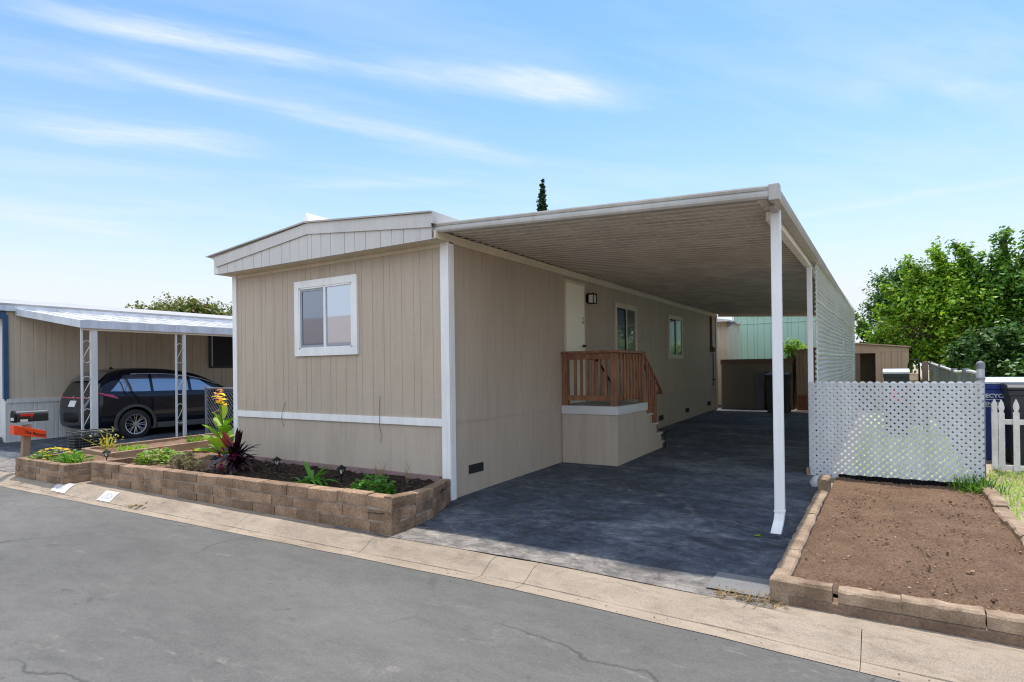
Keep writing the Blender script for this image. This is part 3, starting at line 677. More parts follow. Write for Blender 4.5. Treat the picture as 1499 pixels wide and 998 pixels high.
# ------------------------------------------------------------------ masonry beds
def wall_blocks(path, zb, zt, th, course, blen, blocks, mort, seed=1, joint=.009, last_half=True):
    r = random.Random(seed); total = 0
    for (ax, ay), (bx, by) in zip(path[:-1], path[1:]):
        A = Vector((ax, ay, 0)); B = Vector((bx, by, 0)); d = (B - A); Ls = d.length; d.normalize(); nn = Vector((d.y, -d.x, 0))
        def top(t): return zt(A + d * t) if callable(zt) else zt
        nC = max(1, int(round((top(0) - zb) / course)))
        for c in range(nC):
            s = -blen * (.5 if c % 2 else 0) - r.random() * .06
            while s < Ls:
                bl = blen * r.uniform(.85, 1.12)
                if Ls - (s + bl) < .11: bl = Ls - s + .01
                if s < 0 and s + bl < .10: s = 0 if s + bl <= 0 else s; bl = max(bl, .16 - min(s, 0))
                a = max(s, 0) + joint / 2; b = min(s + bl, Ls) - joint / 2
                if b - a > .012:
                    h0a = zb + (top(a) - zb) * c / nC; h1a = zb + (top(a) - zb) * (c + 1) / nC
                    h0b = zb + (top(b) - zb) * c / nC; h1b = zb + (top(b) - zb) * (c + 1) / nC
                    j = joint / 2 if c < nC - 1 else 0
                    o = r.uniform(-.005, .006); tz = r.uniform(-.004, .006) if c == nC - 1 else 0
                    nseg = 4; st_ = len(blocks.v)
                    for q in range(nseg + 1):
                        t = a + (b - a) * q / nseg; f = q / nseg
                        z0 = h0a + (h0b - h0a) * f + joint / 2; z1 = h1a + (h1b - h1a) * f - j + tz
                        e = .003 if q in (0, nseg) else 0
                        p0 = A + d * t + nn * (o + r.uniform(-.003, .004) - e); p1 = A + d * t - nn * (th - e)
                        pm = p0 + nn * .003
                        blocks.v += [(p0.x, p0.y, z0 + .004), (pm.x, pm.y, (z0 + z1) / 2), (p0.x, p0.y, z1 - .008), (p0.x - nn.x * .012, p0.y - nn.y * .012, z1 + r.uniform(-.002, .002)), (p1.x, p1.y, z1), (p1.x, p1.y, z0)]
                    for q in range(nseg):
                        for w in range(6): i0 = st_ + q * 6 + w; i1 = st_ + q * 6 + (w + 1) % 6; blocks.f.append((i0, i0 + 6, i1 + 6, i1))
                    blocks.f += [tuple(st_ + w for w in range(6)), tuple(st_ + nseg * 6 + w for w in range(5, -1, -1))]
                s += bl
        k = .0085
        A2 = A + d * .02; B2_ = B - d * .02
        a0 = A2 - nn * k; b0 = B2_ - nn * k; a1 = A2 - nn * (th - .012); b1 = B2_ - nn * (th - .012)
        ta, tb = top(0) - .014, top(Ls) - .014
        mort.add([(a0.x, a0.y, zb - .05), (b0.x, b0.y, zb - .05), (b1.x, b1.y, zb - .05), (a1.x, a1.y, zb - .05), (a0.x, a0.y, ta), (b0.x, b0.y, tb), (b1.x, b1.y, tb), (a1.x, a1.y, ta)],
                 [(0, 3, 2, 1), (4, 5, 6, 7), (0, 1, 5, 4), (1, 2, 6, 5), (2, 3, 7, 6), (3, 0, 4, 7)])
def soil_patch(x0, x1, y0, y1, zf, nx, ny, amp, inside=None):
    r = np.random.default_rng(5); mb = MB(); idx = {}
    for j in range(ny + 1):
        for i in range(nx + 1):
            x = x0 + (x1 - x0) * i / nx; y = y0 + (y1 - y0) * j / ny
            z = zf(x, y) + amp * (.5 * math.sin(x * 5.1 + y * 3.3) * math.sin(y * 4.7 - x * 2.1)) + r.normal() * amp * .35
            mb.v.append((x, y, z))
    for j in range(ny):
        for i in range(nx): a = j * (nx + 1) + i; mb.f.append((a, a + 1, a + nx + 2, a + nx + 1))
    return mb
BP = thing('brick_planter', 'long low planter of brown mortared blocks along the front of the tan home', 'planter', (-2.5, -1.5, 0))
bl, mo = MB(), MB()
def ptop(p): return float(np.interp(p.x, [-5.6, -3, -.5, .45], [.275, .30, .335, .335]))
wall_blocks([(-5.53, -1.61), (.40, -1.51)], -.045, ptop, .13, .105, .40, bl, mo, 3)
wall_blocks([(.40, -1.505), (.385, -1.15), (.32, -.80), (.20, -.50), (.09, -.27), (.055, -.15)], -.03, lambda p: float(np.interp(p.y, [-1.5, -.3], [.335, .275])), .11, .115, .30, bl, mo, 8)
wall_blocks([(-5.53, .9), (-5.53, -1.61)], -.03, .272, .12, .105, .40, bl, mo, 5)
bl.build('block_wall', M['block'], BP); mo.build('mortar', M['mortar'], BP)
s = soil_patch(-5.44, .30, -1.52, -.10, lambda x, y: .20 + .03 * (y + .8) - (.0 if x < .1 else .0), 90, 24, .03)
# dark mulch in front of the home, dry soil to its left
sm = MB(); sl_ = MB()
nx = 90
def split(src, cond, nx, ny):
    out = MB(); out.v = src.v
    out.f = [f for f in src.f if cond(*[sum(src.v[i][k] for i in f) / 4 for k in range(3)])]
    return out
s.f = [f for f in s.f if not (s.v[f[0]][0] > -.06 and s.v[f[0]][1] > -.50) and not (s.v[f[0]][0] > .22 and s.v[f[0]][1] > -1.05)]
split(s, lambda x, y, z: x > -3.85 + .25 * math.sin(y * 6), 90, 24).build('mulch', M['mulch'], BP)
split(s, lambda x, y, z: x <= -3.85 + .25 * math.sin(y * 6), 90, 24).build('dry_soil', M['drysoil'], BP)
soil_patch(-5.42, -4.32, -.10, 1.6, lambda x, y: .20, 14, 20, .02).build('dry_soil', M['drysoil'], BP)
# loose bark chips
ch = MB(); r = random.Random(4)
for k in range(700):
    x = r.uniform(-3.8, .25); y = r.uniform(-1.35, -.14)
    if x > .02 and y > -.75: continue
    R3 = Matrix.Rotation(r.uniform(0, 6), 3, 'Z') @ Matrix.Rotation(r.uniform(-.6, .6), 3, 'X')
    a, b, c = r.uniform(.01, .035), r.uniform(.006, .012), .003
    z = .205 + .03 * (y + .8) + r.uniform(0, .02)
    ch.box(x - a, x + a, y - b, y + b, z - c, z + c, R3)
ch.build('bark_chips', mat('bark_chip', (.07, .045, .03), (.03, .02, .014), 20, .9, island=.5), BP)['kind'] = 'stuff'
lt = MB(); r = random.Random(44)
for k in range(150):
    x = r.uniform(-5.3, .1); y = r.uniform(-1.42, -.2)
    if x > -.1 and y > -.6: continue
    lt.blade((x, y, .215 + .03 * (y + .8)), (r.uniform(-1, 1), r.uniform(-1, 1), r.uniform(-.05, .3)), r.uniform(.02, .06), r.uniform(.008, .022), .2, 2)
lt.build('leaf_litter', M['straw'], BP)['kind'] = 'stuff'
# thin footing of the wall behind the mulch, stained reddish
MB().box(-4.2, -.13, FW - .05, FW - .0, .1, .275).build('footing', mat('stained_footing', (.26, .17, .16), (.20, .13, .12), 5, .9), BP)

B3 = thing('flower_bed', 'small brick bed by the kerb filled with yellow flowers', 'flower bed', (-6.5, -1.7, 0))
bl, mo = MB(), MB()
wall_blocks([(-7.33, -1.93), (-5.72, -1.88)], -.045, .25, .10, .10, .36, bl, mo, 13)
wall_blocks([(-5.72, -1.88), (-5.60, -1.30), (-5.60, -1.0)], -.03, .25, .10, .10, .30, bl, mo, 14)
wall_blocks([(-7.33, -1.0), (-7.33, -1.93)], -.03, .25, .10, .10, .36, bl, mo, 15)
bl.build('block_wall', M['block'], B3); mo.build('mortar', M['mortar'], B3)
soil_patch(-7.25, -5.70, -1.82, -.95, lambda x, y: .19, 20, 12, .02).build('soil', M['drysoil'], B3)

B2 = thing('timber_bed', 'narrow raised bed edged with weathered timber between the two driveways', 'raised bed', (-7.2, 0, 0))
def beam(mb, a, b, z0, z1, th):
    A = Vector((*a, 0)); B = Vector((*b, 0)); d = (B - A).normalized(); nn = Vector((d.y, -d.x, 0)) * th
    return mb.prism([(A.x, A.y, z0), (B.x, B.y, z0), (B.x - nn.x, B.y - nn.y, z0), (A.x - nn.x, A.y - nn.y, z0)], (0, 0, z1 - z0))
for a, b in (((-7.75, -.84), (-6.49, -.97)), ((-6.487, -.965), (-6.98, 2.2)), ((-8.15, 2.4), (-7.76, -.835))):
    beam(MB(), a, b, -.02, .255, .07).build('edging_board', M['timber'], B2, bevel=.006)
s2 = MB(); r = np.random.default_rng(3)
for j in range(31):
    for i in range(13):
        v = j / 30; u = i / 12; x0 = -7.70 - .36 * v; x1 = -6.56 - .49 * v; y = -.84 + 3.0 * v - .1 * u
        s2.v.append((x0 + (x1 - x0) * u, y, .20 + r.normal() * .010))
for j in range(30):
    for i in range(12): a = j * 13 + i; s2.f.append((a, a + 1, a + 14, a + 13))
s2.build('soil', M['drysoil'], B2)

# ------------------------------------------------------------------ soil plot on the right with concrete edging
def plot(x, y):
    return .075 + .035 * math.sin((x - 3.8) * 1.9) * math.sin((y + 1.2) * .8) - .02 * (y < -1.1)
sp = soil_patch(3.86, 9.0, -1.30, 3.26, plot, 200, 190, .016)
r = np.random.default_rng(9); 
hx = r.uniform(3.9, 9, 260); hy = r.uniform(-1.3, 3.2, 260); hr = r.uniform(.03, .16, 260); ha = r.normal(0, .012, 260)
V = np.array(sp.v)
for a, b, c, d in zip(hx, hy, hr, ha):
    V[:, 2] += d * np.exp(-((V[:, 0] - a) ** 2 + (V[:, 1] - b) ** 2) / (2 * c * c))
sp.v = [tuple(v) for v in V]
sp.f = [f for f in sp.f if sp.v[f[0]][0] < 5.42]
tag(sp.build('bare_soil', M['soil'], smooth=True), kind='structure')
cl = MB(); r = random.Random(11)
for k in range(1600):
    x = r.uniform(3.9, 5.35); y = r.uniform(-1.25, 3.2); a = abs(r.gauss(0, .0035)) + .0025
    R3 = Matrix.Rotation(r.uniform(0, 6), 3, 'Z') @ Matrix.Rotation(r.uniform(0, 6), 3, 'X'); z = plot(x, y) + a * .4
    cl.box(x - a, x + a, y - a * .8, y + a * .8, z - a * .6, z + a * .6, R3)
tag(cl.build('soil_clods', mat('soil_clod', (.30, .20, .13), (.17, .10, .06), 15, .95, island=.5)), kind='stuff')
EG = 'concrete edging blocks round the bare soil plot'
def edge_block(A, B, w, z0, z1, label, seed):
    r = random.Random(seed); A = Vector((*A, 0)); B = Vector((*B, 0)); d = B - A; L_ = d.length; d.normalize(); nn = Vector((d.y, -d.x, 0))
    mb = MB(); n_ = 7
    for q in range(n_ + 1):
        p = A + d * (L_ * q / n_); e = .008 if q in (0, n_) else 0
        j = lambda s=.004: r.uniform(-s, s)
        a = p + nn * (w / 2 - e + j()); b = p - nn * (w / 2 - e + j())
        mb.v += [(a.x, a.y, z0), (a.x + j(), a.y + j(), z1 - .014 + j()), (a.x - nn.x * .014, a.y - nn.y * .014, z1 + j(.005)), (b.x + nn.x * .014, b.y + nn.y * .014, z1 + j(.005)), (b.x + j(), b.y + j(), z1 - .014 + j()), (b.x, b.y, z0)]
    for q in range(n_):
        for k in range(6): i0 = q * 6 + k; i1 = q * 6 + (k + 1) % 6; mb.f.append((i0, i0 + 6, i1 + 6, i1))
    mb.f += [tuple(range(6)), tuple(n_ * 6 + k for k in range(5, -1, -1))]
    c = (A + B) / 2
    return solo('edging_block', mb, M['cap'], label, 'edging block', (c.x, c.y, z0), EG)
# along the driveway (left side)
le = [(-1.285, -.62), (-.61, .05), (.06, .72), (.73, 1.36), (1.37, 2.02)]
lw = ['first from the street', 'second from the street', 'third from the street', 'fourth from the street', 'last before the lattice end']
for k, (a, b) in enumerate(le): edge_block((3.812 - .004 * k, b), (3.812 - .004 * (k + 1), a), .115, -.06, .115 + .004 * (k % 2), 'sunlit pale edging block beside the driveway, ' + lw[k], 20 + k)
edge_block((3.80, 2.05), (3.80, 2.42), .12, -.02, .235, 'upright pale block standing taller at the left foot of the white lattice', 31)
fr = [(3.76, 4.13), (4.165, 4.50), (4.505, 4.905), (4.915, 5.40), (5.41, 5.9)]
fw = ['corner edging block of the street side, nearest the driveway', 'pale long edging block second from the driveway along the kerb', 'dark stained edging block third from the driveway along the kerb', 'edging block at the right frame edge along the kerb', 'edging block beyond the soil plot corner along the kerb']
for k, (a, b) in enumerate(fr[:4]): edge_block((a, -1.352 - .006 * (k % 2)), (b, -1.352 - .004), .12, .036 if k else -.06, .125 - .006 * (k % 2), fw[k], 40 + k)
solo('footing_course', MB().box(3.875, 9, -1.425, -1.30, -.12, .033), mat('stained_footing_concrete', (.22, .145, .095), (.12, .078, .052), 4, .95, .8, 50, fine=.25, fscale=50), 'lower concrete footing under the street side edging blocks', 'footing', (5, -1.36, -.1), bevel=.01)
re_ = [(.1, .62), (.63, 1.18), (1.20, 1.82), (1.86, 2.45), (2.5, 3.05)]
rw = ['nearest the street', 'second from the street', 'in the middle of the row', 'tilted inward before the lattice', 'by the weeds at the lattice corner']
for k, (a, b) in enumerate(re_): edge_block((5.40 + .018 * math.sin(k * 2), a), (5.40 + .02 * math.sin(k * 2 + 1), b), .13, -.02, .135 + .012 * (k % 2), 'pinkish edging block between soil and grass, ' + rw[k], 60 + k)
# black corrugated plastic edging below the lattice
ed = MB(); n_ = 160
for i in range(n_ + 1):
    x = 3.90 + 1.46 * i / n_; y = 3.20 + .012 * math.sin(i * PI / 2 * .8)
    ed.v += [(x, y, .03), (x, y + .004, .125 + .004 * math.sin(i * .3))]
for i in range(n_): a = 2 * i; ed.f.append((a, a + 2, a + 3, a + 1))
o = solo('plastic_edging', ed, M['black'], 'black ribbed plastic edging strip under the white lattice panel', 'edging', (4.6, 3.2, .05)); sdm = o.modifiers.new('Solidify', 'SOLIDIFY'); sdm.thickness = .008
# ------------------------------------------------------------------ lattice panel
LX0, LX1, LZ0, LZ1, LY = 3.535, 5.425, .035, 1.325, 3.30
LT = thing('lattice_fence', 'white plastic lattice fence panel behind the bare soil plot', 'lattice fence', (4.48, LY, 0))
pitch = .0853; sw_ = .0385 / 2 * math.sqrt(2)
for lay, sgn in ((0, 1), (1, -1)):
    lb = MB(); y0 = LY + lay * .007; th = .0065
    W_, H_ = LX1 - LX0, LZ1 - LZ0
    k = -int(H_ / pitch) - 2
    while k * pitch < W_ + H_:
        u = k * pitch
        # strip: points with x - sgn*z in [u-sw, u+sw]; clip the parallelogram to the rectangle
        poly = [(u - sw_, 0), (u + sw_, 0), (u + sw_ + H_, H_), (u - sw_ + H_, H_)]
        def clip(poly, ax, val, keep_less):
            out = []
            for i in range(len(poly)):
                p, q = poly[i], poly[(i + 1) % len(poly)]
                ip = (p[ax] <= val) == keep_less or p[ax] == val; iq = (q[ax] <= val) == keep_less or q[ax] == val
                if ip: out.append(p)
                if ip != iq:
                    t = (val - p[ax]) / (q[ax] - p[ax]); out.append((p[0] + t * (q[0] - p[0]), p[1] + t * (q[1] - p[1])))
            return out
        poly = clip(poly, 0, 0.0, False)
        if poly: poly = clip(poly, 0, W_, True)
        if len(poly) > 2:
            pts = [((LX0 + p[0]) if sgn > 0 else (LX1 - p[0]), y0, LZ0 + p[1]) for p in poly]
            lb.prism(pts, (0, th, 0))
        k += 1
    lb.build('slat_layer', M['lattice'], LT)
sc_ = MB(); k = 0
for i in range(int((LX1 - LX0) / pitch)):       # scalloped top edge
    cx = LX0 + pitch * (i + .5); n_ = 8
    arc = [(cx + .040 * math.cos(a), LY - .001, LZ1 - .012 + .034 * math.sin(a)) for a in np.linspace(0, PI, n_)]
    sc_.prism(arc, (0, .0125, 0))
sc_.build('scalloped_edge', M['lattice'], LT)
solo('wood_stake', MB().box(3.50, 3.545, 3.30, 3.36, -.02, .17), M['postwood'], 'short dark wooden stake at the lattice foot by the driveway', 'stake', (3.52, 3.33, 0))
bagm = MB().lathe([(.001, .19), (.05, .17), (.085, .10), (.08, .03), (.05, .0)], (3.70, 2.60, .0), n=10)
bagm.v = [(x + .012 * math.sin(z * 60 + x * 90), y + .012 * math.sin(z * 40 + y * 70), z) for x, y, z in bagm.v]
solo('plastic_bag', bagm, M['lattice'], 'crumpled white plastic bag beside the lattice end', 'bag', (3.70, 2.6, 0), smooth=True)

# pipe post fence running back on the right
WF = thing('board_fence', 'weathered grey board fence running back behind the lattice', 'fence', (5.4, 8, 0))
r = random.Random(2); rail = [(5.42, 3.42, 1.43), (5.42, 4.6, 1.455), (5.41, 6.2, 1.43), (5.40, 7.6, 1.47), (5.40, 9.6, 1.52), (5.40, 13.5, 1.62)]
def rz_(y): return float(np.interp(y, [p[1] for p in rail], [p[2] for p in rail]))
pnl = MB()
for k in range(90):
    y = 3.5 + k * .112
    pnl.box(5.40, 5.412, y, y + r.uniform(.085, .105), gz(y) + .02, rz_(y) - .02)
m_sl = mat('weathered_slat', (.30, .28, .25), (.12, .11, .10), 30, .9, 0, island=.25, fine=.35, fscale=45)
pnl.build('board_panel', m_sl, WF)
MB().tube(rail, .026, 8).build('top_rail', mat('pale_rail', (.55, .53, .50), None, 6, .6), WF, smooth=True)
for y in (4.9, 6.6, 9.5, 12.5):
    MB().tube([(5.40, y, gz(y)), (5.40, y, rz_(y) + .05)], .045, 10).build('post', M['galv'], WF)
GP = thing('fence_post', 'galvanised pipe post with domed cap at the right end of the lattice', 'post', (5.405, 3.37, 0))
MB().tube([(5.405, 3.37, .0), (5.405, 3.37, 1.53)], .040, 16).build('pipe', M['galv'], GP, smooth=True)
MB().lathe([(.046, 1.50), (.047, 1.545), (.040, 1.572), (.022, 1.588), (.001, 1.594)], (5.405, 3.37, 0), n=16).build('cap', M['galv'], GP, smooth=True)
MB().lathe([(.040, 1.36), (.047, 1.362), (.047, 1.39), (.040, 1.392)], (5.405, 3.37, 0), n=16).build('band', M['galv'], GP)

# picket fence
PF = thing('picket_fence', 'weathered white picket fence in front of the bins', 'picket fence', (6.5, 4.5, 0))
def picket(mb, x, z0, z1, w=.07):
    h = w / 2
    prof = [(-h, z0), (h, z0), (h, z1 - .20), (h * 1.02, z1 - .185), (h * .55, z1 - .165), (h * .95, z1 - .125), (h * .98, z1 - .10), (h * .75, z1 - .06), (h * .35, z1 - .025), (0, z1),
            (-h * .35, z1 - .025), (-h * .75, z1 - .06), (-h * .98, z1 - .10), (-h * .95, z1 - .125), (-h * .55, z1 - .165), (-h * 1.02, z1 - .185), (-h, z1 - .20)]
    return mb.prism([(x + a, 4.482, b) for a, b in prof], (0, .018, 0))
r = random.Random(6); xp = [5.665, 5.737, 5.890]
while xp[-1] < 8.5: xp.append(xp[-1] + .158)
for x in xp: picket(MB(), x, gz(4.5) + .02 + r.uniform(-.01, .03), 1.083 + r.uniform(-.008, .008), .066).build('picket', M['picket'], PF)
for z0 in (.745, .135): MB().box(5.63, 8.6, 4.501, 4.535, z0, z0 + .065).build('rail', M['picket'], PF)
MB().box(5.64, 5.70, 4.536, 4.60, gz(4.5), 1.0).build('post', M['picket'], PF)

# ------------------------------------------------------------------ text helper
def text_mesh(body, size, Mx, depth=.001, bold=0.0):
    cu = bpy.data.curves.new('lettering', 'FONT'); cu.body = body; cu.size = size; cu.extrude = depth; cu.offset = bold; cu.resolution_u = 2
    o = bpy.data.objects.new('lettering', cu); col.objects.link(o)
    dg = bpy.context.evaluated_depsgraph_get(); me = o.evaluated_get(dg).to_mesh()
    mb = MB(); mb.v = [tuple(Mx @ v.co) for v in me.vertices]; mb.f = [tuple(p.vertices) for p in me.polygons]
    o.evaluated_get(dg).to_mesh_clear(); bpy.data.objects.remove(o); bpy.data.curves.remove(cu)
    return mb
FRONT = Matrix(((1, 0, 0), (0, 0, -1), (0, 1, 0))).to_4x4()      # text facing -Y
SIDE = Matrix(((0, 0, 1), (1, 0, 0), (0, 1, 0))).to_4x4()        # text facing +X, reading along +Y

# ------------------------------------------------------------------ bins
def wheelie_bin(name, label, x, y, w, d, z0, h, body, lid, open_=False, taper=.86):
    B = thing(name, label, 'bin', (x, y, z0))
    b = MB(); hw, hd = w / 2, d / 2; t = taper
    secs = [(0, t), (.06, t), (.55 * h, t + (1 - t) * .6), (h - .09, .975), (h - .085, 1.02), (h - .02, 1.03), (h - .015, 1.0)]
    for zz, s_ in secs: b.v += [(x - hw * s_, y - hd * s_, z0 + zz), (x + hw * s_, y - hd * s_, z0 + zz), (x + hw * s_, y + hd * s_, z0 + zz), (x - hw * s_, y + hd * s_, z0 + zz)]
    for i in range(len(secs) - 1):
        for j in range(4): b.f.append((i * 4 + j, i * 4 + (j + 1) % 4, (i + 1) * 4 + (j + 1) % 4, (i + 1) * 4 + j))
    b.f.append((3, 2, 1, 0)); n_ = len(secs) * 4; b.f.append((n_ - 4, n_ - 3, n_ - 2, n_ - 1))
    b.build('body', body, B, bevel=.012)
    l = MB(); k = [(-1.06, .0), (-1.08, .035), (-.9, .075), (0, .10), (.95, .085), (1.08, .05), (1.08, .0)]
    l.prism([(x - hw * 1.06, y + hd * a, z0 + h - .012 + c) for a, c in k], (w * 1.06, 0, 0))
    l.build('lid', lid, B, bevel=.01)
    MB().tube([(x - hw * .8, y + hd * 1.15, z0 + h + .0), (x + hw * .8, y + hd * 1.15, z0 + h + .0)], .016).build('handle', body, B)
    for s_ in (-1, 1): MB().lathe([(.02, -.03), (.11, -.03), (.12, 0), (.11, .03), (.02, .03)], (x + s_ * hw * .86, y + hd * .75, z0 + .12), 'x', 16).build('wheel', M['tyre'], B)
    return B
BB = wheelie_bin('recycling_bin', 'blue recycling bin with pale lid and white lettering behind the lattice post', 5.88, 5.75, .58, .62, gz(5.5) + .01, 1.14, M['bluebin'], M['whitebin'])
ty = 5.75 - .31 * 1.0 - .006
text_mesh('RECYCLING', .08, Matrix.Translation((5.625, ty + .001, 1.06)) @ FRONT, bold=.003).build('lettering', M['inkwhite'], BB)
text_mesh('BENEFIT', .075, Matrix.Translation((5.62, ty + .006, .945)) @ FRONT, bold=.002).build('lettering', M['inkwhite'], BB)
MB().box(5.64, 5.86, ty + .001, ty + .006, 1.025, 1.036).box(5.64, 5.80, ty + .004, ty + .009, .92, .928).build('printed_stripe', M['inkwhite'], BB)
wheelie_bin('rubbish_bin', 'large black lidded bin behind the white pickets', 6.25, 5.15, .76, .58, gz(5.1) + .01, 1.08, M['blackbin'], M['blackbin'])
wheelie_bin('rubbish_bin', 'second black bin standing further right behind the pickets', 7.05, 5.2, .70, .58, gz(5.1) + .01, 1.05, M['blackbin'], M['blackbin'])
wheelie_bin('rubbish_bin', 'tall black bin standing by the brown wall at the end of the driveway', 1.83, 12.62, .60, .60, gz(12.6), 1.02, M['blackbin'], M['blackbin'])
DB = wheelie_bin('rubbish_bin', 'dark bin with grey lid and red front panel behind the lattice near the tan shed', 4.60, 8.3, .42, .5, gz(8.3), 1.22, M['blackbin'], M['whitebin'])
MB().box(4.50, 4.69, 8.005, 8.035, .86, 1.08).build('front_panel', M['red'], DB)
hp = MB().tube([(4.82, 8.8, .2), (4.82, 8.8, 1.55), (4.85, 8.8, 1.66), (4.97, 8.8, 1.66), (5.0, 8.8, 1.55), (5.0, 8.8, .2)], .016, 8).tube([(4.82, 8.8, .9), (5.0, 8.8, .9)], .012).box(4.78, 5.04, 8.62, 8.80, .18, .2)
solo('hand_truck', hp, M['black'], 'black hooped hand truck between bin and grey fence', 'hand truck', (4.9, 8.8, .18), smooth=False)
solo('wooden_post', MB().box(5.06, 5.16, 9.0, 9.1, gz(9), 1.62), M['browntrim'], 'square reddish brown wooden post at the far end of the grey fence', 'post', (5.1, 9.05, gz(9)), bevel=.006)
solo('rubbish_sack', (lambda mb: mb)(MB().lathe([(.001, .5), (.12, .48), (.2, .34), (.22, .15), (.16, .0)], (4.93, 10.6, .88), n=12)), M['cap'], 'cream sack resting on a crate behind the lattice', 'sack', (4.93, 10.6, .88))
ck = MB(); 
for a in range(4): ck.box(4.71, 5.15, 10.38, 10.82, .20 + a * .17, .20 + a * .17 + .13)
ck.box(4.73, 5.13, 10.40, 10.80, .20, .878)
solo('crate', ck, M['postwood'], 'slatted wooden crate under the cream sack behind the lattice', 'crate', (4.93, 10.6, .2))
# ------------------------------------------------------------------ back of the driveway
BX = thing('storage_box', 'low dark brown storage enclosure across the end of the driveway', 'storage box', (1.1, 13.6, gz(13.4)))
MB().box(.09, 2.10, 13.42, 13.46, gz(13.4), 1.64).box(2.06, 2.10, 13.46, 14.4, gz(13.4), 1.64).box(.09, .13, 13.46, 14.4, gz(13.4), 1.64).build('panel', M['brownbox'], BX)
MB().box(.07, 2.12, 13.40, 14.42, 1.645, 1.80).build('lid', M['browntrim'], BX)
solo('leaning_board', MB().box(1.10, 1.36, 13.22, 13.245, gz(13.2), 1.40, Matrix.Rotation(-.05, 3, 'X')), M['greypanel'], 'grey board leaning on the brown enclosure', 'board', (1.23, 13.2, gz(13)))
solo('leaning_board', MB().box(1.385, 1.46, 13.20, 13.24, gz(13.2), 1.40, Matrix.Rotation(-.05, 3, 'X')), M['black'], 'narrow black board leaning beside the wider grey board', 'board', (1.42, 13.2, gz(13)))
US = thing('utility_room', 'cream sided utility room behind the far end of the tan home', 'utility room', (-.6, 15, gz(14)))
grooved_x(-1.6, .06, 14.6, .2, 3.05, .16, 9).build('wall', M['cream'], US)
MB().box(-1.6, .055, 14.62, 16.4, .2, 3.05).build('wall', M['cream'], US)
MB().prism([(-1.7, 14.3, 3.05), (.16, 14.3, 3.05), (.16, 14.3, 3.10), (-1.7, 14.3, 3.4)], (0, 2.2, 0)).build('roof', M['roof'], US)
MB().prism([(.05, 14.45, 2.86), (.35, 14.45, 3.04), (.05, 14.45, 3.04)], (0, .05, 0)).build('bracket', M['greypanel'], US)
GH = thing('green_house', 'pale green sided house standing behind the end of the driveway', 'house', (1.4, 19, .3))
grooved_x(-.3, 3.1, 17.2, .3, 3.55, .22, 9, .012, .012).build('wall', M['greenwall'], GH)
MB().box(-.3, 3.1, 17.22, 22, .3, 3.55).build('wall', M['greenwall'], GH)
MB().box(-.36, -.29, 17.17, 17.3, .3, 3.55).build('corner_trim', M['trim'], GH)
MB().box(-.28, 3.1, 17.175, 17.195, 3.12, 3.18).build('trim_board', M['greenwall'], GH)
MB().box(-.5, 3.15, 17.0, 22.2, 3.56, 3.64).build('roof', M['roof'], GH)
SH = thing('tan_shed', 'tan metal garden shed with an open dark doorway', 'shed', (3.6, 14, .3))
zs = .29
sh = MB()
def shed_prof(x): return float(np.interp(x, [2.2, 3.6, 4.96], [2.0, 2.17, 2.02]))
fp = [(2.2, 13.5), (3.45, 13.5)]
grooved_x(2.2, 3.45, 13.5, zs, 1.94, .15, 3, .012, .012).build('front_wall', M['shed'], SH)
grooved_x(4.23, 4.955, 13.5, zs, 1.98, .15, 3, .012, .012).build('front_wall', M['shed'], SH)
MB().prism([(2.2, 13.49, 1.93), (4.957, 13.49, 1.93), (4.957, 13.49, 2.03), (3.6, 13.49, 2.18), (2.2, 13.49, 2.0)], (0, .03, 0)).build('gable', M['shed'], SH)
MB().box(2.2, 2.23, 13.53, 15.5, zs, 1.95).box(4.925, 4.955, 13.53, 15.5, zs, 1.95).box(2.23, 4.92, 15.45, 15.5, zs, 1.95).build('wall', M['shed'], SH)
MB().prism([(2.15, 13.42, 2.0), (3.6, 13.42, 2.185), (5.0, 13.42, 2.035), (5.0, 13.42, 2.065), (3.6, 13.42, 2.215), (2.15, 13.42, 2.03)], (0, 2.15, 0)).build('roof', M['shed'], SH)
MB().box(3.46, 3.82, 13.52, 13.54, zs, 1.92).build('sliding_door', mat('shed_door', (.16, .10, .07), None, 3, .6), SH)
MB().box(4.19, 4.23, 13.47, 13.55, zs, 1.93).box(3.45, 4.19, 13.47, 13.50, 1.90, 1.93).build('door_frame', M['shed'], SH)
solo('wood_stake', MB().box(2.06, 2.14, 13.9, 13.98, .2, 1.12), M['yellowwood'], 'yellow wooden stake beside the left wall of the tan shed', 'stake', (2.1, 13.94, .3))
for k in range(5):
    o = MB().box(2.27, 2.50, 13.18, 13.36, .30 + k * .085, .30 + k * .085 + .078)
    solo('paver', o, M['brickred'], ['bottom red brick paver of the pile by the tan shed', 'second red brick paver from the bottom of the pile', 'middle red brick paver of the pile by the shed', 'fourth red brick paver up the pile by the shed', 'topmost red brick paver of the pile by the shed'][k], 'paver', (2.38, 13.27, .3 + k * .085), 'red pavers piled by the tan shed', bevel=.006)
solo('concrete_step', MB().box(1.9, 2.9, 12.95, 13.9, .2, .30), M['concrete'], 'sunlit pale concrete step in front of the tan shed', 'step', (2.4, 13.4, .2), bevel=.01)
solo('wood_sleeper', MB().box(1.86, 2.95, 12.86, 12.94, .2, .30), M['timber'], 'brown timber sleeper edging the concrete step', 'sleeper', (2.4, 12.9, .2), bevel=.006)

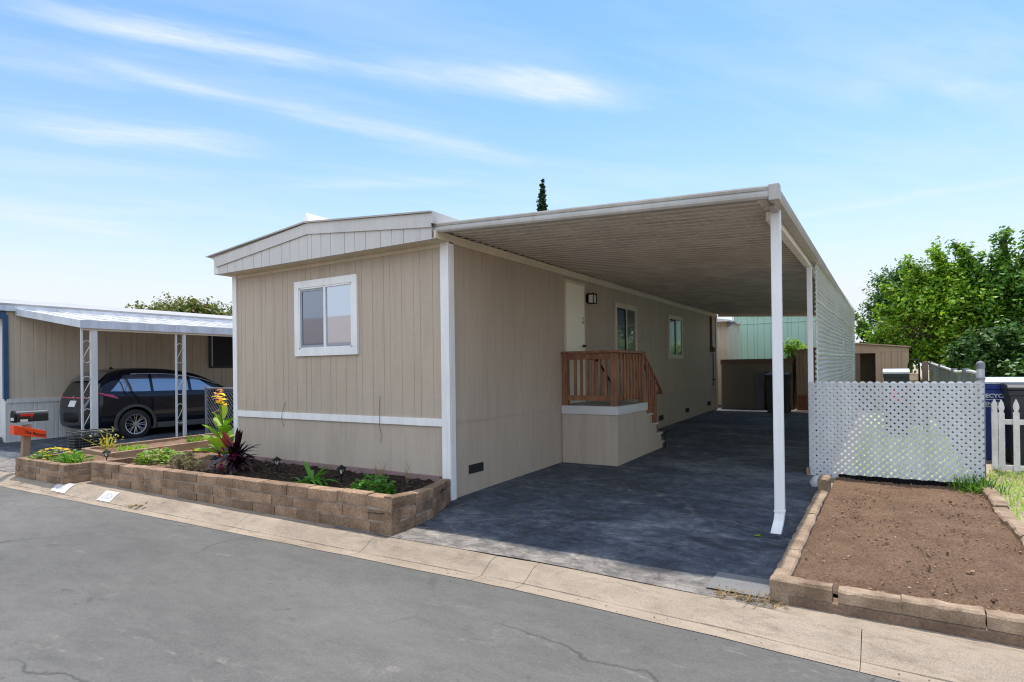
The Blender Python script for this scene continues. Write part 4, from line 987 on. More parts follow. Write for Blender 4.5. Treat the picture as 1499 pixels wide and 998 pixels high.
# ------------------------------------------------------------------ neighbour's home and carport
NH = thing('neighbour_home', 'low beige mobile home with blue corner trim and white skirting on the left', 'mobile home', (-16, 7, 0))
grooved_y(-.22, 14, -13.1, 1.02, 3.12, .26, 5, .010, .010).build('side_wall', M['tanwall'], NH)
grooved_y(-.22, 14, -13.09, -.05, .92, .17, 5, .012, .012).build('skirting', M['whitewall'], NH)
MB().box(-13.10, -13.06, -.22, 14, .92, 1.02).build('belt_trim', M['whitewall'], NH)
grooved_x(-18.5, -13.16, -.24, .98, 2.95, .2, 5).build('front_wall', M['whitewall'], NH)
MB().box(-18.5, -13.12, -.235, -.2, -.05, .98).build('skirting', M['whitewall'], NH)
MB().box(-13.135, -13.055, -.285, -.19, 1.02, 3.0).build('corner_trim', M['blue'], NH)
MB().box(-18.6, -13.05, -.55, -.245, 2.92, 3.20).build('gable_fascia', M['blue'], NH)
MB().prism([(-18.9, -.6, 3.24), (-15.9, -.6, 3.60), (-12.95, -.6, 3.22), (-12.95, -.6, 3.27), (-15.9, -.6, 3.67), (-18.9, -.6, 3.29)], (0, 15, 0)).build('roof', mat('grey_roof_coating', (.40, .39, .38), (.33, .32, .31), 1.2, .6, fine=.1), NH)
MB().box(-12.99, -12.955, -.6, 14.4, 3.09, 3.235).build('eave_fascia', M['bluewhite'], NH)
MB().box(-18.5, -13.12, 13.9, 13.95, 0, 3.1).box(-18.5, -18.45, -.2, 13.9, 0, 3.1).build('rear_wall', M['tanwall'], NH)
nw = MB().box(-13.09, -13.04, 4.72, 5.95, 2.78, 2.84).box(-13.09, -13.04, 4.72, 5.95, 1.73, 1.79).box(-13.09, -13.04, 4.72, 4.79, 1.791, 2.779).box(-13.09, -13.04, 5.88, 5.95, 1.791, 2.779)
NW = nw.build('window', mat('dark_blue_frame', (.03, .045, .07), None, 3, .5), NH)
MB().box(-13.085, -13.06, 4.791, 5.879, 1.791, 2.779).build('pane', mat('dark_screen', (.006, .007, .011), None, 3, .5), NW)
MB().box(-13.06, -13.045, 4.795, 4.83, 1.795, 2.775).box(-13.06, -13.045, 4.831, 5.87, 2.745, 2.775).build('window_frame', M['bluewhite'], NW)
MB().box(-14.6, -13.3, -.62, -.26, -.04, .12).build('front_step', M['greypanel'], NH)

NC = thing('neighbour_carport', 'white lean-to carport with scrolled iron posts over the black car', 'carport', (-11.3, 7, 0))
def ncz(x): return 3.12 + (x + 13.1) * (-.45 / 3.3)
MB().prism([(-13.05, -.02, ncz(-13.05)), (-9.72, -.02, ncz(-9.72)), (-9.72, -.02, ncz(-9.72) + .03), (-13.05, -.02, ncz(-13.05) + .03)], (0, 14, 0)).build('roof_panel', mat('aged_white_roof', (.62, .61, .60), (.26, .26, .27), 1.6, .6, fine=.2, stretch=(2, .4, 1), lo=.45, hi=.68), NC)
rr = MB()
for k in range(28): y = .3 + k * .5; rr.prism([(-13.05, y, ncz(-13.05) + .031), (-9.72, y, ncz(-9.72) + .031), (-9.72, y, ncz(-9.72) + .06), (-13.05, y, ncz(-13.05) + .06)], (0, .03, 0))
rr.build('roof_rib', M['roof'], NC)
MB().prism([(-13.06, -.06, ncz(-13.06) - .11), (-9.70, -.06, ncz(-9.70) - .11), (-9.70, -.06, ncz(-9.70) + .05), (-13.06, -.06, ncz(-13.06) + .05)], (0, .04, 0)).build('front_fascia', M['bluewhite'], NC)
MB().box(-9.74, -9.69, -.019, 14, ncz(-9.72) - .115, ncz(-9.72) + .055).build('side_fascia', M['bluewhite'], NC)
MB().box(-9.82, -9.74, .0, 14, ncz(-9.72) - .16, ncz(-9.72) - .0).build('side_beam', M['cream'], NC)
def scroll(mb, x, y0, y1, zc, h):
    w = (y1 - y0) / 2; yc = (y0 + y1) / 2; pts = []
    for a in np.linspace(PI, -.1 * PI, 9): pts.append((x, yc + w * math.cos(a), zc + h * .5 - w + w * math.sin(a)))
    for a in np.linspace(PI * .9, 2 * PI, 9): pts.append((x, yc + w * math.cos(a), zc - h * .5 + w + w * math.sin(a)))
    return mb.tube(pts, .0085, 6)
for y, wide in ((0.0, .075), (1.95, .035), (8.5, .035), (13.4, .035)):
    zt = ncz(-9.75) - .12; zb_ = gz(y) + .03
    MB().box(-9.80, -9.765, y - .018, y + .018, zb_, zt).build('post', M['whitewall'], NC)
    MB().box(-9.80 - .02, -9.765 + .02, y + .16, y + .16 + wide * 1.6, zb_, zt).build('post', M['whitewall'], NC)
    for zc_ in (2.05, 1.30, .62): scroll(MB(), -9.783, y + .018, y + .16, zc_, .46).build('iron_scroll', M['whitewall'], NC, smooth=True)

# chain link fence between the two homes
CF = thing('chain_link_fence', 'short chain link fence between the two homes beside the black car', 'fence', (-7.2, 2.6, 0))
MB().tube([(-9.66, 2.6, .05), (-9.66, 2.6, 1.24)], .028, 10).build('post', M['galv'], CF)
MB().tube([(-4.6, 2.6, .05), (-4.6, 2.6, 1.24)], .028, 10).build('post', M['galv'], CF)
MB().tube([(-9.66, 2.6, 1.20), (-4.4, 2.6, 1.20)], .026, 8).build('top_rail', M['galv'], CF)
ml = MB(); p_ = .11
k = -20
while -9.62 + k * p_ < -4.6:
    for sgn in (1, -1):
        a = -9.62 + k * p_; z0, z1 = .10, 1.18; xa, xb = (a, a + (z1 - z0)) if sgn > 0 else (a + (z1 - z0), a)
        # clip to the fence's left end
        def at(x): return z0 + (z1 - z0) * (x - xa) / (xb - xa)
        lo_, hi_ = max(min(xa, xb), -9.62), min(max(xa, xb), -4.62)
        if hi_ > lo_: ml.tube([(lo_, 2.6 + sgn * .003, at(lo_)), (hi_, 2.6 + sgn * .003, at(hi_))], .0048, 4, False)
    k += 1
ml.build('wire_mesh', M['galv'], CF)

# ------------------------------------------------------------------ black car
CAR = thing('parked_car', 'black mid-size sport utility car with tinted windows under the neighbouring carport', 'car', (-11.85, 2.7, .02))
def car_build():
    cx, cy, z0 = -11.88, .60, .01
    S = [0, .03, .08, .14, .25, .4, .55, .68, .85, 1.1, 1.5, 2.0, 2.5, 2.75, 3.0, 3.2, 3.45, 3.7, 4.0, 4.3, 4.5, 4.64, 4.70]
    Tp = [.72, .84, .98, 1.12, 1.34, 1.51, 1.62, 1.67, 1.70, 1.72, 1.72, 1.69, 1.61, 1.52, 1.40, 1.29, 1.16, 1.09, 1.05, 1.0, .92, .80, .68]
    Wd = [.56, .68, .78, .84, .905, .94, .955, .96, .965, .97, .97, .97, .97, .97, .965, .96, .955, .95, .94, .91, .86, .78, .68]
    Zb = [.42, .33, .29, .27, .25, .24, .24, .24, .24, .24, .24, .24, .24, .24, .24, .24, .24, .24, .24, .26, .30, .34, .42]
    Bl = 1.12
    T = lambda s_: float(np.interp(s_, S, Tp)); W_ = lambda s_: float(np.interp(s_, S, Wd))
    def section(s_, zb=None):
        t, w = T(s_), W_(s_); zb = float(np.interp(s_, S, Zb)) if zb is None else zb
        belt = Bl + .03 * math.exp(-((s_ - .3) / .5) ** 2) - .02 * (s_ / 4.7)
        zs_ = min(belt, t - .06); h = max(t - .06 - zs_, .0)
        x5 = w * .955; x7 = x5 - h * .34
        return [(0, zb), (w * .84, zb), (w * .965, zb + .07), (w, zb + .27), (w * 1.0, (zb + .27 + zs_) / 2 + .05), (w * .99, zs_ - .10), (x5, zs_), ((x5 + x7) / 2 + .006, zs_ + h / 2), (x7, t - .06), (x7 - .09, t - .012), (x7 * .45, t + .004), (0, t + .006)]
    b = MB(); k = 12
    for s_ in S:
        sec = section(s_)
        b.v += [(cx + x, cy + s_, z0 + z) for x, z in sec] + [(cx - x, cy + s_, z0 + z) for x, z in sec[-2:0:-1]]
    n_ = 2 * k - 2
    for i in range(len(S) - 1):
        for j in range(n_): b.f.append((i * n_ + j, i * n_ + (j + 1) % n_, (i + 1) * n_ + (j + 1) % n_, (i + 1) * n_ + j))
    b.f += [tuple(range(n_ - 1, -1, -1)), tuple((len(S) - 1) * n_ + j for j in range(n_))]
    body = b.build('body', M['carpaint'], CAR, smooth=True)
    sb = body.modifiers.new('Sub', 'SUBSURF'); sb.levels = 2; sb.render_levels = 2
    # wheel arches cut into the body
    cut = MB()
    for s_ in (.98, 3.80):
        for sg_ in (1, -1):
            c = MB(); c.lathe([(.001, -.2), (.425, -.2), (.425, .2), (.001, .2)], (cx + sg_ * .92, cy + s_, z0 + .36), 'x', 32); cut.add(c.v, c.f)
    co = cut.build('wheel_cutter', M['tyre'], CAR)
    bm_ = body.modifiers.new('Cut', 'BOOLEAN'); bm_.object = co; bm_.operation = 'DIFFERENCE'; bm_.solver = 'EXACT'
    dg = bpy.context.evaluated_depsgraph_get(); ev = body.evaluated_get(dg)
    me = bpy.data.meshes.new_from_object(ev); body.modifiers.clear(); body.data = me
    me.polygons.foreach_set('use_smooth', [True] * len(me.polygons))
    if len(me.materials) == 0: me.materials.append(M['carpaint'])
    bpy.data.objects.remove(co)
    def sidept(s_, t, out=.004, sg_=1):
        sec = section(s_); (xa, za), (xm, zm), (xb, zb_) = sec[6], sec[7], sec[8]
        if t < .5: x, z = xa + (xm - xa) * t * 2, za + (zm - za) * t * 2
        else: x, z = xm + (xb - xm) * (t * 2 - 1), zm + (zb_ - zm) * (t * 2 - 1)
        return (cx + sg_ * (x + out), cy + s_, z0 + z + out * .3)
    def pane(name, lo, hi, m, sg_=1, par=None, out=.006, n=8, t0=.04, t1=.80):
        # lo/hi: (s at bottom, s at top) of its two ends
        q = MB()
        for i in range(n + 1):
            u = i / n
            for j in range(7):
                t = t0 + (t1 - t0) * j / 6; v = j / 6
                a = lo[0] + (lo[1] - lo[0]) * v; e = hi[0] + (hi[1] - hi[0]) * v
                q.v.append(sidept(a + (e - a) * u, t, out, sg_))
        for i in range(n):
            for j in range(6): a = i * 7 + j; f = (a, a + 7, a + 8, a + 1); q.f.append(f if sg_ > 0 else f[::-1])
        return q.build(name, m, par or CAR, smooth=True)
    for sg_ in (1, -1):
        pane('quarter_window', (.46, .78), (1.36, 1.36), M['carglass'], sg_)
        pane('rear_door_window', (1.43, 1.43), (2.30, 2.30), M['carglass'], sg_)
        pane('front_door_window', (2.38, 2.38), (3.14, 2.58), M['carglass'], sg_)
        cr = MB().tube([sidept(s_, .83, .010, sg_) for s_ in (.95, 1.2, 1.6, 2.0, 2.4, 2.7, 2.9, 3.1)], .009, 6); cr.build('chrome_strip', M['chrome'], CAR, smooth=True)
        tl = pane('taillight', (.08, .07), (.62, .50), M['redlens'], sg_, None, .012, 6, -.36, -.17)
        # cladding: arches and sill
        for s_ in (.98, 3.80):
            a = MB(); N_ = 20
            for i in range(N_ + 1):
                an = -.12 * PI + (1.24 * PI) * i / N_
                for rr_, xx in ((.415, .955), (.415, .995), (.475, .995), (.48, .965)):
                    a.v.append((cx + sg_ * xx, cy + s_ + rr_ * math.cos(an), max(z0 + .36 + rr_ * math.sin(an), z0 + .22)))
            for i in range(N_):
                for j in range(3): q = i * 4 + j; a.f.append((q, q + 1, q + 5, q + 4))
            a.build('wheel_arch', M['plastic'], CAR)
        MB().box(cx + sg_ * .955 - .02, cx + sg_ * .955 + .03, cy + 1.48, cy + 3.30, z0 + .22, z0 + .36).build('sill', M['plastic'], CAR, bevel=.015)
        mr = MB().lathe([(.001, -.10), (.07, -.09), (.085, 0), (.07, .08), (.001, .09)], (cx + sg_ * 1.06, cy + 3.05, z0 + 1.12), 'x', 12); mr.build('mirror', M['carpaint'], CAR, smooth=True)
        for s_ in (1.62, 2.62): MB().box(cx + sg_ * .975 - .01, cx + sg_ * .975 + .018, cy + s_, cy + s_ + .20, z0 + .93, z0 + .955).build('door_handle', M['carpaint'], CAR, bevel=.008)
        for s_ in (.98, 3.80):
            c = (cx + sg_ * .88, cy + s_, z0 + .355)
            WH = MB().lathe([(.235, -.10), (.32, -.115), (.352, -.095), (.357, 0), (.352, .085), (.32, .108), (.235, .10)], c, 'x', 36)
            w_ = thing_part = WH.build('wheel', M['tyre'], CAR, smooth=True)
            rim = MB().lathe([(.237, .101 * sg_), (.245, .112 * sg_), (.225, .105 * sg_), (.222, .02 * sg_)], c, 'x', 36)
            for q in range(8):
                an = 2 * PI * q / 8
                for da in (-.09, .09):
                    p1 = Vector(c) + Vector((.085 * sg_, .05 * math.cos(an + da), .05 * math.sin(an + da))); p2 = Vector(c) + Vector((.098 * sg_, .228 * math.cos(an + da * 1.5), .228 * math.sin(an + da * 1.5)))
                    rim.tube([p1, p2], [.010, .008], 5)
            rim.lathe([(.06, .07 * sg_), (.062, .10 * sg_), (.001, .105 * sg_)], c, 'x', 16)
            rim.build('rim', M['alloy'], w_)
            MB().lathe([(.001, .0), (.225, .0)], c, 'x', 24).build('wheel_well', M['black'], w_)
    # rear: window, plate, bumper, badge, aerial
    rw = MB()
    for s_, h in ((.30, 0), (.56, 1)):
        for u in (-1, -.5, 0, .5, 1): rw.v.append((cx + u * (.74 - .1 * h), cy + s_ - .035 - .0 * abs(u), z0 + T(s_) + .02 - .03 * abs(u)))
    rw.f = [(i, i + 1, i + 6, i + 5) for i in range(4)]; rw.build('rear_window', M['carglass'], CAR, smooth=True)
    MB().box(cx - .16, cx + .16, cy + .035, cy + .05, z0 + .80, z0 + .95, Matrix.Rotation(-.35, 3, 'X')).build('number_plate', M['plate'], CAR)
    bp = MB()
    for zz, yy in ((.40, .06), (.45, -.02), (.58, -.035), (.66, -.015), (.68, .06)):
        for u in np.linspace(-1, 1, 11): bp.v.append((cx + u * (.93 - .0), cy + yy + .42 * abs(u) ** 3, z0 + zz))
    for i in range(4):
        for j in range(10): a = i * 11 + j; bp.f.append((a, a + 1, a + 12, a + 11))
    bp.build('rear_bumper', M['black'], CAR, smooth=True)
    MB().box(cx - .66, cx + .66, cy + .085, cy + .10, z0 + 1.0, z0 + 1.03).build('light_bar', M['redlens'], CAR)
    bd = MB().lathe([(.045, -.002), (.055, -.004), (.055, .0)], (cx, cy + .075, z0 + 1.02), 'y', 20).box(cx - .028, cx + .028, cy + .068, cy + .074, z0 + 1.013, z0 + 1.027)
    bd.build('badge', M['chrome'], CAR)
    MB().prism([(cx - .02, cy + .82, z0 + 1.65), (cx - .02, cy + 1.0, z0 + 1.67), (cx - .02, cy + .86, z0 + 1.75)], (.04, 0, 0)).build('aerial', M['carpaint'], CAR)
car_build()

# ------------------------------------------------------------------ mailbox and newspaper tube
MBX = thing('mailbox', 'black arched mailbox with red flag on a leaning wooden post', 'mailbox', (-7.62, -1.7, .0))
ar = [(-.085, 0), (.085, 0), (.085, .10)] + [(.085 * math.cos(a), .10 + .085 * math.sin(a)) for a in np.linspace(0, PI, 9)[1:-1]] + [(-.085, .10)]
MB().prism([(-7.60 + a, -1.86, .80 + b) for a, b in ar], (0, .45, 0)).build('box', mat('mailbox_black', (.012, .012, .014), None, 3, .28, spec=.6), MBX, bevel=.004)
MB().prism([(-7.60 + a * 1.06, -1.875, .797 + b * 1.05) for a, b in ar], (0, .03, 0)).build('front_door', M['black'], MBX)
MB().box(-7.66, -7.54, -1.879, -1.874, .83, .875).build('number_label', M['whitewall'], MBX)
MB().box(-7.512, -7.506, -1.80, -1.70, .805, .845).build('number_label', M['whitewall'], MBX)
MB().box(-7.512, -7.500, -1.80, -1.62, .895, .935).box(-7.512, -7.504, -1.66, -1.64, .86, .90).build('flag', M['red'], MBX)
MB().prism([(-7.665, -1.77, -.03), (-7.565, -1.77, -.03), (-7.565, -1.67, -.03), (-7.665, -1.67, -.03)], (.035, .03, .78)).build('post', M['postwood'], MBX)
NT_ = thing('newspaper_tube', 'tilted orange newspaper box with dark lettering under the mailbox', 'newspaper box', (-7.5, -1.7, .65))
tq = MB(); a0, a1 = Vector((0, -1.90, .765)), Vector((0, -1.46, .635))
for p0, h in ((a0, .155), (a1, .125)):
    for dx in (-.09, .075): tq.v += [(-7.545 + dx, p0.y, p0.z - h), (-7.545 + dx, p0.y, p0.z)]
tq.f = [(0, 1, 3, 2), (4, 6, 7, 5), (0, 2, 6, 4), (1, 5, 7, 3), (0, 4, 5, 1), (2, 3, 7, 6)]
tq.build('tube_body', M['orange'], NT_, bevel=.006)
ang = math.atan2(-.13, .44)
text_mesh('The Record', .062, Matrix.Translation((-7.467, -1.765, .625)) @ Matrix.Rotation(ang, 4, 'X') @ SIDE, bold=.002).build('lettering', M['inkblack'], NT_)

# wire baskets stacked by the carport post
bk = MB(); bx0, bx1, by0, by1 = -9.42, -9.10, -.42, .30
for k in range(7):
    z = .10 + k * .055
    e = .0 if k < 6 else .015
    pts = [(bx0 - e, by0 - e, z), (bx1 + e, by0 - e, z), (bx1 + e, by1 + e, z), (bx0 - e, by1 + e, z), (bx0 - e, by0 - e, z)]
    bk.tube(pts, .010 if k < 6 else .013, 5)
for j in range(16):
    y = by0 + (by1 - by0) * j / 15
    for x in (bx0, bx1): bk.tube([(x, y, .08), (x, y, .43)], .005, 4)
bk.box(bx0, bx1, by0, by1, .06, .075)

solo('wire_basket', bk, mat('aged_wire', (.035, .034, .035), (.09, .085, .08), 12, .6), 'long black wire basket rack beside the white carport post', 'basket', (-9.26, 0, .06))
bin_ = MB().box(bx0 + .03, bx1 - .03, by0 + .03, by1 - .03, .08, .30)
solo('plastic_tray', bin_, M['black'], 'dark plastic tray sitting inside the wire basket', 'tray', (-9.26, 0, .08))

# ------------------------------------------------------------------ painted house numbers on the kerb
def kerb_patch(poly, label, txt):
    c = sum((Vector(p) for p in poly), Vector((0, 0))) / 4
    def kz(x, y): 
        d = y - Yr(x); return float(np.interp(d, [p[0] for p in prof_], [p[1] for p in prof_])) + .008
    mb = MB(); n_ = 6
    P = [Vector((*p, 0)) for p in poly]
    for j in range(n_ + 1):
        for i in range(n_ + 1):
            u, v = i / n_, j / n_; p = (P[0] * (1 - u) + P[1] * u) * (1 - v) + (P[3] * (1 - u) + P[2] * u) * v
            mb.v.append((p.x, p.y, kz(p.x, p.y)))
    for j in range(n_):
        for i in range(n_): a = j * (n_ + 1) + i; mb.f.append((a, a + 1, a + n_ + 2, a + n_ + 1))
    R_ = thing('kerb_number', label, 'house number', (c.x, c.y, kz(c.x, c.y)), 'house numbers painted on the kerb')
    mb.build('paint_patch', M['numwhite'], R_)
    ex = (P[1] - P[0]).normalized(); ey = Vector((-ex.y, ex.x, 0))
    t = text_mesh(txt, .15, Matrix.Identity(4), 0)
    w = max(v[0] for v in t.v); 
    t.v = [(c.x + ex.x * (v[0] - w / 2) + ey.x * (v[1] - .05), c.y + ex.y * (v[0] - w / 2) + ey.y * (v[1] - .05), 0) for v in t.v]
    t.v = [(x, y, kz(x, y) + .004) for x, y, z in t.v]
    t.build('numerals', M['numblack'], R_)
prof_ = [(.0, -.116), (.11, -.124), (.153, -.119), (.175, -.112), (.215, -.092), (.275, -.056), (.325, -.037), (.375, -.029), (.42, -.033)]
kerb_patch([(-5.82, Yr(-5.8) + .17), (-5.40, Yr(-5.4) + .17), (-5.52, Yr(-5.5) + .36), (-5.94, Yr(-5.9) + .36)], 'bright white painted house number on the kerb before the flower bed', '207')
kerb_patch([(-4.50, Yr(-4.5) + .16), (-4.18, Yr(-4.2) + .16), (-4.28, Yr(-4.3) + .34), (-4.60, Yr(-4.6) + .34)], 'worn faded white house number on the kerb before the long planter', '205')

# ------------------------------------------------------------------ plants
def rosette(name, label, cat, c, n, L_, w, m, tilt=(.3, 1.3), droop=(.3, .7), seed=1, group=None, jit=.03, seg=5, fold=.15):
    r = random.Random(seed); mb = MB()
    for k in range(n):
        a = r.uniform(0, 2 * PI); el = r.uniform(*tilt)
        d = (math.cos(a) * math.cos(el), math.sin(a) * math.cos(el), math.sin(el)); l = L_ * r.uniform(.6, 1.1)
        mb.blade((c[0] + r.uniform(-jit, jit), c[1] + r.uniform(-jit, jit), c[2]), d, l, w * r.uniform(.75, 1.15), r.uniform(*droop), seg, twist=r.uniform(-.4, .4), fold=fold)
    return mb
def bush(mb, c, rad, n, L_, w, r, flat=.7):
    for k in range(n):
        a = r.uniform(0, 2 * PI); q = r.random() ** .5; z = r.random()
        p = (c[0] + rad * q * math.cos(a), c[1] + rad * q * math.sin(a), c[2] + rad * flat * z * math.sqrt(max(0, 1 - q * q * .8)))
        d = (math.cos(a) + r.uniform(-.5, .5), math.sin(a) + r.uniform(-.5, .5), r.uniform(.1, 1.0))
        mb.blade(p, d, L_ * r.uniform(.7, 1.2), w * r.uniform(.8, 1.2), .3, 3, twist=r.uniform(-.6, .6))
    return mb
SZ = .20
# canna lily
CN = thing('canna_lily', 'tall canna lily with bright green leaves and yellow and salmon flowers', 'canna', (-4.58, -.12, SZ))
r = random.Random(3)
MB().tube([(-4.58, -.12, .18), (-4.59, -.12, .7), (-4.58, -.18, 1.05)], [.018, .014, .009]).tube([(-4.64, -.06, .18), (-4.66, -.08, .7), (-4.68, -.10, 1.15)], [.016, .012, .007]).tube([(-4.48, -.12, .18), (-4.42, -.21, .6)], [.014, .01]).build('stem', M['stem'], CN)
lf = MB()
for (z, a, el, L_, w) in ((.28, 3.6, .9, .50, .22), (.30, 5.2, .8, .52, .24), (.32, 2.2, .7, .50, .22), (.36, .3, .7, .52, .20), (.45, 4.4, 1.0, .48, .21), (.48, 1.2, .8, .45, .18), (.55, 5.9, .8, .40, .16), (.62, 3.0, .9, .38, .15),
                        (.70, .2, .75, .34, .13), (.74, 4.6, 1.1, .30, .11), (.82, 2.4, 1.2, .32, .10), (.25, 4.2, .45, .46, .22), (.26, 5.8, .4, .46, .20), (.24, 1.0, .5, .45, .2), (.27, 3.0, .5, .44, .22)):
    lf.blade((-4.59 + .03 * math.cos(a), -.12 + .03 * math.sin(a), z), (math.cos(a) * math.cos(el), math.sin(a) * math.cos(el), math.sin(el)), L_ * 1.08, w * 1.2, .25, 7, fold=.18, pw=.8)
lf.build('leaf_cluster', M['leaf_bright'], CN, smooth=True)
fl = MB(); f2 = MB()
for k in range(26):
    a = r.uniform(0, 6.28); p = (-4.51 + r.uniform(-.05, .06), -.18 + r.uniform(-.05, .05), 1.12 + r.uniform(-.08, .10))
    fl.blade(p, (math.cos(a), math.sin(a), r.uniform(-.2, .9)), r.uniform(.06, .11), .06, .3, 3)
for k in range(22):
    a = r.uniform(0, 6.28); p = (-4.68 + r.uniform(-.08, .06), -.14 + r.uniform(-.05, .05), 1.20 + r.uniform(-.10, .10))
    f2.blade(p, (math.cos(a), math.sin(a), r.uniform(-.2, .9)), r.uniform(.05, .09), .045, .3, 3)
for k in range(6): f2.blade((-4.72 + r.uniform(-.03, .03), -.13, .92 + r.uniform(-.06, .06)), (r.uniform(-1, 1), r.uniform(-1, 1), .3), .07, .04, .4, 3)
fl.build('yellow_flower', M['petal_yellow'], CN); f2.build('salmon_flower', M['petal_salmon'], CN)
# cordyline
CD = thing('cordyline', 'dark purple spiky cordyline with magenta leaves in the planter', 'cordyline', (-3.10, -.86, SZ))
r = random.Random(8); mb = MB(); m2 = MB(); m3 = MB()
for k in range(70):
    a = r.uniform(0, 2 * PI); el = r.uniform(-.05, 1.25); z = .22 + r.random() * .25
    L_ = r.uniform(.24, .46)
    mb.blade((-3.10 + .02 * math.cos(a), -.86 + .02 * math.sin(a), z), (math.cos(a) * math.cos(el), math.sin(a) * math.cos(el), math.sin(el)), L_, r.uniform(.045, .075), r.uniform(.2, .7), 6, fold=.2)
for k in range(3): mb.blade((-3.09, -.86, .45), (.25 + .2 * k, -.1, 1.3), .42, .055, .1, 6, fold=.25)
m3.blade((-3.14, -.86, .40), (-.62, .05, .75), .48, .10, .05, 6, fold=.3); m3.blade((-3.14, -.88, .40), (-.55, -.1, .7), .40, .08, .08, 6, fold=.3)
for (x, y, z) in ((-3.22, -1.0, .27), (-2.98, -.95, .46), (-3.5, -.86, .42), (-3.30, -.9, .36), (-3.42, -.84, .47)):
    for q in range(4): m2.blade((x, y, z), (r.uniform(-1, 1), r.uniform(-1, 1), r.uniform(-.4, 1)), .10, .05, .3, 3)
MB().tube([(-3.10, -.86, .15), (-3.10, -.86, .55)], [.022, .014]).build('stem', M['bark'], CD)
mb.build('leaf_cluster', M['leaf_purple'], CD, smooth=True); m3.build('new_leaf', M['leaf_red'], CD, smooth=True); m2.build('magenta_leaf', M['petal_magenta'], CD)
# leafy green plant in the middle of the mulch
r = random.Random(12); mb = rosette('', '', '', (-1.45, -.95, .19), 70, .42, .055, None, (.15, 1.0), (.35, .95), 12, jit=.08)
for a, el in ((.3, .9), (.15, .75), (2.6, .95)): mb.blade((-1.43, -.95, .22), (math.cos(a) * math.cos(el), .1, math.sin(el)), .42, .06, .25, 6, fold=.15)
solo('leafy_plant', mb, M['plant_green'], 'green plant with long arching leaves between the two front garden lamps', 'plant', (-1.45, -.95, .19), smooth=True)
mb = bush(MB(), (-.28, -1.08, .19), .21, 260, .07, .055, random.Random(5), 1.15)
solo('geranium', mb, M['plant_green'], 'small bushy green plant at the right end of the long planter', 'plant', (-.28, -1.08, .19))
mb = bush(MB(), (-.58, -1.10, .19), .10, 60, .05, .05, random.Random(6), 1.2)
solo('geranium', mb, M['leaf_olive'], 'smaller yellowish plant left of the bushy plant at the planter end', 'plant', (-.58, -1.10, .19))
tw = MB(); r = random.Random(2)
for (x0, y0, k) in ((-.80, -.45, 8), (-.42, -.4, 4), (-.83, -.5, 5)):
    for i in range(k): tw.tube([(x0 + r.uniform(-.02, .02), y0, .19), (x0 + r.uniform(-.06, .06), y0 + r.uniform(-.04, .04), .33), (x0 + r.uniform(-.08, .08), y0 + r.uniform(-.05, .05), .33 + r.uniform(.03, .15))], [.004, .003, .002], 4)
solo('dry_stems', tw, M['straw'], 'thin dry straw coloured stems against the skirting', 'dry plant', (-.7, -.45, .19))
mb = bush(MB(), (-5.05, -.92, .19), .25, 230, .085, .055, random.Random(21), .9); mb = bush(mb, (-4.72, -.80, .19), .22, 190, .08, .05, random.Random(22), .8)
gr = thing('red_geranium', 'low green geranium with tiny red blooms in dry soil', 'plant', (-4.95, -.9, .19)); mb.build('leaf_cluster', leafmat('leaf_limegreen', (.10, .20, .03), (.20, .32, .05), (.34, .38, .12), .4), gr)
rf_ = MB(); r = random.Random(4)
for (x, y, z) in ((-5.15, -.8, .42), (-4.62, -.62, .40), (-4.6, -.6, .37)):
    for q in range(7): rf_.blade((x, y, z), (r.uniform(-1, 1), r.uniform(-1, 1), r.uniform(0, 1)), .035, .03, .2, 2)
rf_.tube([(-5.13, -.82, .25), (-5.15, -.8, .42)], .004, 4).tube([(-4.66, -.68, .25), (-4.62, -.62, .40)], .004, 4)
rf_.build('red_bloom', M['red'], gr)
mb = MB(); r = random.Random(33)
for k in range(46):
    a = r.uniform(0, 6.28); q = r.random() ** .5; x = -4.14 + .30 * q * math.cos(a); y = -.98 + .16 * q * math.sin(a); z = .20 + r.uniform(.02, .24) * (1 - q * .6)
    mb.tube([(x, y, .18), (x, y, z)], [.010, .008], 5)
    for ring in range(3):
        for j in range(7):
            b = j * .9 + k + ring * .4; mb.blade((x, y, z + ring * .008), (math.cos(b), math.sin(b), .15 + ring * .5), .058 - ring * .012, .036 - ring * .006, .05, 3, fold=.25)
solo('succulent', mb, M['leaf_grey'], 'pale pinkish grey succulents clustered in the dry soil', 'succulent', (-4.05, -.98, .19))
mb = MB(); r = random.Random(34)
for k in range(14):
    x = -3.66 + r.uniform(-.18, .2); y = -1.22 + r.uniform(-.07, .07)
    for q in range(6): a = q + k; mb.blade((x, y, .195), (math.cos(a), math.sin(a), .35), .06, .035, .1, 2)
solo('succulent', mb, leafmat('leaf_bluegreen', (.07, .14, .09), (.10, .18, .13), None, .2), 'low blue green succulent rosettes at the planter edge', 'succulent', (-3.66, -1.22, .19))
mb = rosette('', '', '', (-7.28, -.62, .20), 9, .5, .02, None, (.6, 1.35), (.05, .35), 5, jit=.05)
for k in range(70):
    a = random.uniform(0, 6.28); e = random.uniform(.5, 1.3); l = random.uniform(.08, .42)
    p = (-7.28 + l * .8 * math.cos(a) * math.cos(e), -.62 + l * .8 * math.sin(a) * math.cos(e), .2 + l * math.sin(e))
    mb.blade(p, (random.uniform(-1, 1), random.uniform(-1, 1), random.uniform(0, 1)), .07, .03, .2, 2)
solo('yellow_shrub', mb, M['leaf_yellow'], 'sparse yellow leaved shrublet at the front corner of the timber bed', 'shrub', (-7.28, -.62, .2))
mb = rosette('', '', '', (-6.92, -.35, .20), 130, .17, .018, None, (.6, 1.4), (.1, .6), 6, jit=.2)
solo('grass_tuft', mb, M['leaf_bright'], 'dense bright green tuft beside the yellow shrublet', 'grass tuft', (-6.92, -.35, .2))
